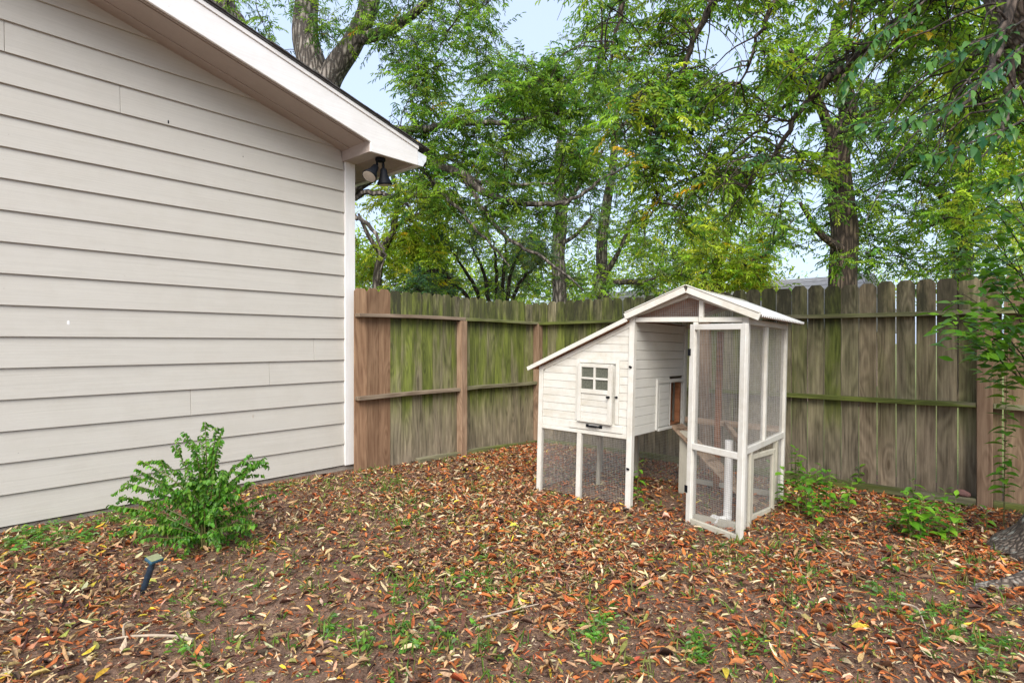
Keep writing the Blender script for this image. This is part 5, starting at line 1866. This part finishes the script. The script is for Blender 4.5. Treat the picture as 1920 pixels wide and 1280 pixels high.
_dm = {}
def dead_mat(col):
    if col in _dm: return _dm[col]
    m, nt, ns, ls, b = newmat('dry_leaf')
    oi = ns.new('ShaderNodeObjectInfo')
    tc = ns.new('ShaderNodeTexCoord')
    n = noise(ns, ls, tc.outputs['Object'], 6, 6, .75)
    r = ramp(ns, [(.32, tuple(c * .35 for c in col)), (.62, col), (.8, tuple(min(c * 1.25, .9) for c in col))])
    ls.new(n.outputs[0], r.inputs[0])
    hv = ns.new('ShaderNodeHueSaturation')
    ls.new(math_n(ns, ls, 'MULTIPLY_ADD', oi.outputs['Random'], .5, .72), hv.inputs['Value'])
    ls.new(r.outputs[0], hv.inputs['Color'])
    ls.new(hv.outputs[0], b.inputs['Base Color'])
    b.inputs['Roughness'].default_value = .65
    b.inputs['Specular IOR Level'].default_value = .3
    _dm[col] = m
    return m


def big_leaves():
    rnd = random.Random(123)
    kinds = {
        'orange': (L_ORNG, 'large curled orange brown leaf lying in the foreground litter'),
        'tan': (L_TAN, 'large dry tan leaf lying in the foreground litter'),
        'brown': ((.22, .10, .055), 'large dark brown leaf lying in the foreground litter'),
        'yellow': (L_YEL, 'large yellow leaf lying in the foreground litter'),
        'pale': (L_PALE, 'large pale buff leaf lying in the foreground litter')}
    me = {}
    for k, (c, _) in kinds.items():
        me[k] = [dead_leaf_mesh('fallen_leaf', c, W=w, curl=cu, tipup=tu, twist=tw) for w, cu, tu, tw in ((.32, .9, .3, .7), (.42, .5, .12, -.8), (.26, 1.5, .35, .9), (.36, .8, -.2, .5))]
    def put(x, y, kind, L, label=None, az=None):
        z = gz(x, y) + .012 + rnd.random() * .012
        o = link('fallen_leaf', rnd.choice(me[kind]), None, (x, y, z))
        o.rotation_euler = (rnd.gauss(0, .22), rnd.gauss(0, .3), rnd.uniform(0, 6.28) if az is None else az)
        o.scale = (L, L, L)
        tag(o, label or kinds[kind][1], 'leaf', 'large fallen leaves, ' + kind)
        return o
    cnt = 0
    while cnt < 165:
        px = rnd.uniform(-10, 1930); py = 1280 - abs(rnd.gauss(0, 95))
        if py < 1010: continue
        x, y = on_ground(px, py)
        if not in_yard(np.array([x]), np.array([y]))[0]: continue
        if (x - 3.42) ** 2 + (y - 3.12) ** 2 < .4: continue
        if rnd.random() > litter_density(np.array([x]), np.array([y]))[0] + .1: continue
        right = x > -.6
        kind = rnd.choices(['orange', 'tan', 'brown', 'yellow', 'pale'], [5, 3, 4, .2, 1.2] if right else [1.5, 4, 4, .3, 1])[0]
        put(x, y, kind, rnd.uniform(.045, .078))
        cnt += 1
    for px, py, lab in ((1626, 1184, 'brightest yellow leaf lying flat right of centre foreground'), (1825, 1176, 'slim yellow leaf by the roots at lower right'), (288, 1001, 'yellow leaf on soil left of the shrub base'),
                        (1788, 1102, 'yellow leaf near the end of the exposed root')):
        x, y = on_ground(px, py)
        o = put(x, y, 'yellow', .095, lab, rnd.uniform(1.2, 1.9)); del o['group']
    x, y = on_ground(145, 1250)


big_leaves()


def weeds():
    """small green sprouts and low ground cover"""
    rng = np.random.default_rng(200)
    spots = []
    def patch(px, py, sx, sy, n, size=.026):
        for _ in range(n):
            a, b = rng.normal(px, sx), rng.normal(py, sy)
            if b > 660: spots.append((a, b, size))
    patch(90, 1000, 70, 16, 55, .03); patch(170, 985, 40, 12, 22, .028); patch(60, 1020, 50, 10, 24, .03); patch(250, 985, 30, 12, 20, .028)
    patch(535, 915, 14, 10, 16, .022); patch(690, 905, 40, 10, 26, .016); patch(740, 912, 20, 8, 22, .016); patch(770, 945, 30, 8, 26, .017)
    patch(820, 955, 22, 6, 16, .017); patch(700, 965, 25, 10, 14, .016); patch(760, 985, 16, 6, 14, .018); patch(620, 915, 30, 8, 12, .015); patch(700, 885, 20, 8, 14, .018)
    patch(880, 910, 20, 8, 8, .016); patch(1080, 880, 20, 8, 10, .018); patch(980, 995, 40, 10, 14, .016); patch(690, 1010, 40, 10, 10, .016)
    patch(880, 1075, 40, 22, 14, .024); patch(760, 1120, 40, 25, 14, .024); patch(930, 1105, 40, 12, 20, .022); patch(960, 1070, 60, 20, 14, .02); patch(700, 1210, 40, 14, 9, .026); patch(760, 1195, 16, 22, 14, .024); patch(870, 1205, 50, 14, 12, .024)
    patch(1110, 1190, 20, 30, 16, .024); patch(1130, 1170, 14, 12, 10, .024); patch(1300, 1060, 60, 15, 10, .02); patch(1420, 1040, 40, 14, 14, .02); patch(1380, 1010, 60, 20, 10, .018)
    patch(1500, 1120, 60, 30, 14, .02); patch(1310, 1240, 12, 25, 16, .026); patch(1400, 1220, 14, 12, 9, .024); patch(1510, 1085, 20, 8, 8, .022); patch(1800, 1190, 50, 20, 16, .022); patch(1870, 1235, 30, 22, 14, .024); patch(1840, 1060, 40, 20, 12, .02)
    patch(1670, 1115, 20, 12, 6, .028); patch(1780, 1150, 30, 6, 8, .024); patch(1550, 1020, 30, 12, 12, .022); patch(620, 1185, 20, 10, 8, .022); patch(370, 1240, 40, 14, 5, .028); patch(1690, 1160, 30, 10, 8, .022)
    for _ in range(800):
        spots.append((rng.uniform(300, 1910), 860 + abs(rng.normal(0, 240)), .009 + .009 * rng.random()))
    B = []; D = []; L = []; grass = []
    for px, py, s in spots:
        if py > 1330: continue
        x, y = on_ground(px, py)
        if not in_yard(np.array([x]), np.array([y]))[0]: continue
        z = gz(x, y)
        h = s * rng.uniform(.8, 2.0)
        n = rng.integers(4, 9)
        for k in range(n):
            a = k * 2.4 + rng.random()
            B.append((x + rng.normal(0, s * .5), y + rng.normal(0, s * .5), z + h * rng.uniform(.3, 1)))
            D.append((math.cos(a), math.sin(a), rng.uniform(-.1, .6))); L.append(s * rng.uniform(.7, 1.5))
        if rng.random() < .35:
            for k in range(5): grass.append((x + rng.normal(0, .02), y + rng.normal(0, .02), z))
    B = np.array(B); D = np.array(D); L = np.array(L)
    V, Q = leaf_arrays(B, D, unit(np.array([0, 0, 1.]) + rng.normal(0, .35, B.shape)), L, L * .5, fold=.25, droop=.2, widest=.45)
    c = leaf_colors(len(B), [(4, (.14, .34, .04)), (3, (.09, .24, .04)), (2, (.22, .38, .14)), (1.4, (.30, .42, .07))], rng)
    g = np.array(grass); a = rng.uniform(0, 6.28, len(g))
    V2, Q2 = leaf_arrays(g, np.stack([np.cos(a) * .5, np.sin(a) * .5, np.ones(len(g))], 1), rng.normal(0, 1, g.shape), rng.uniform(.03, .08, len(g)), np.full(len(g), .004), fold=.1, droop=.5)
    c2 = leaf_colors(len(g), [(2, (.18, .3, .06)), (1, (.3, .32, .1))], rng)
    V = np.concatenate([V, V2]); Q = np.concatenate([Q, Q2 + len(B) * 6])
    o = link('weeds', np_mesh('weeds', V, Q, M['leaf'], np.concatenate([np.repeat(c, 2, 0), np.repeat(c2, 2, 0)])))
    tag(o, 'small green weeds and sprouts scattered through the leaf litter', 'weeds', kind='stuff')


weeds()
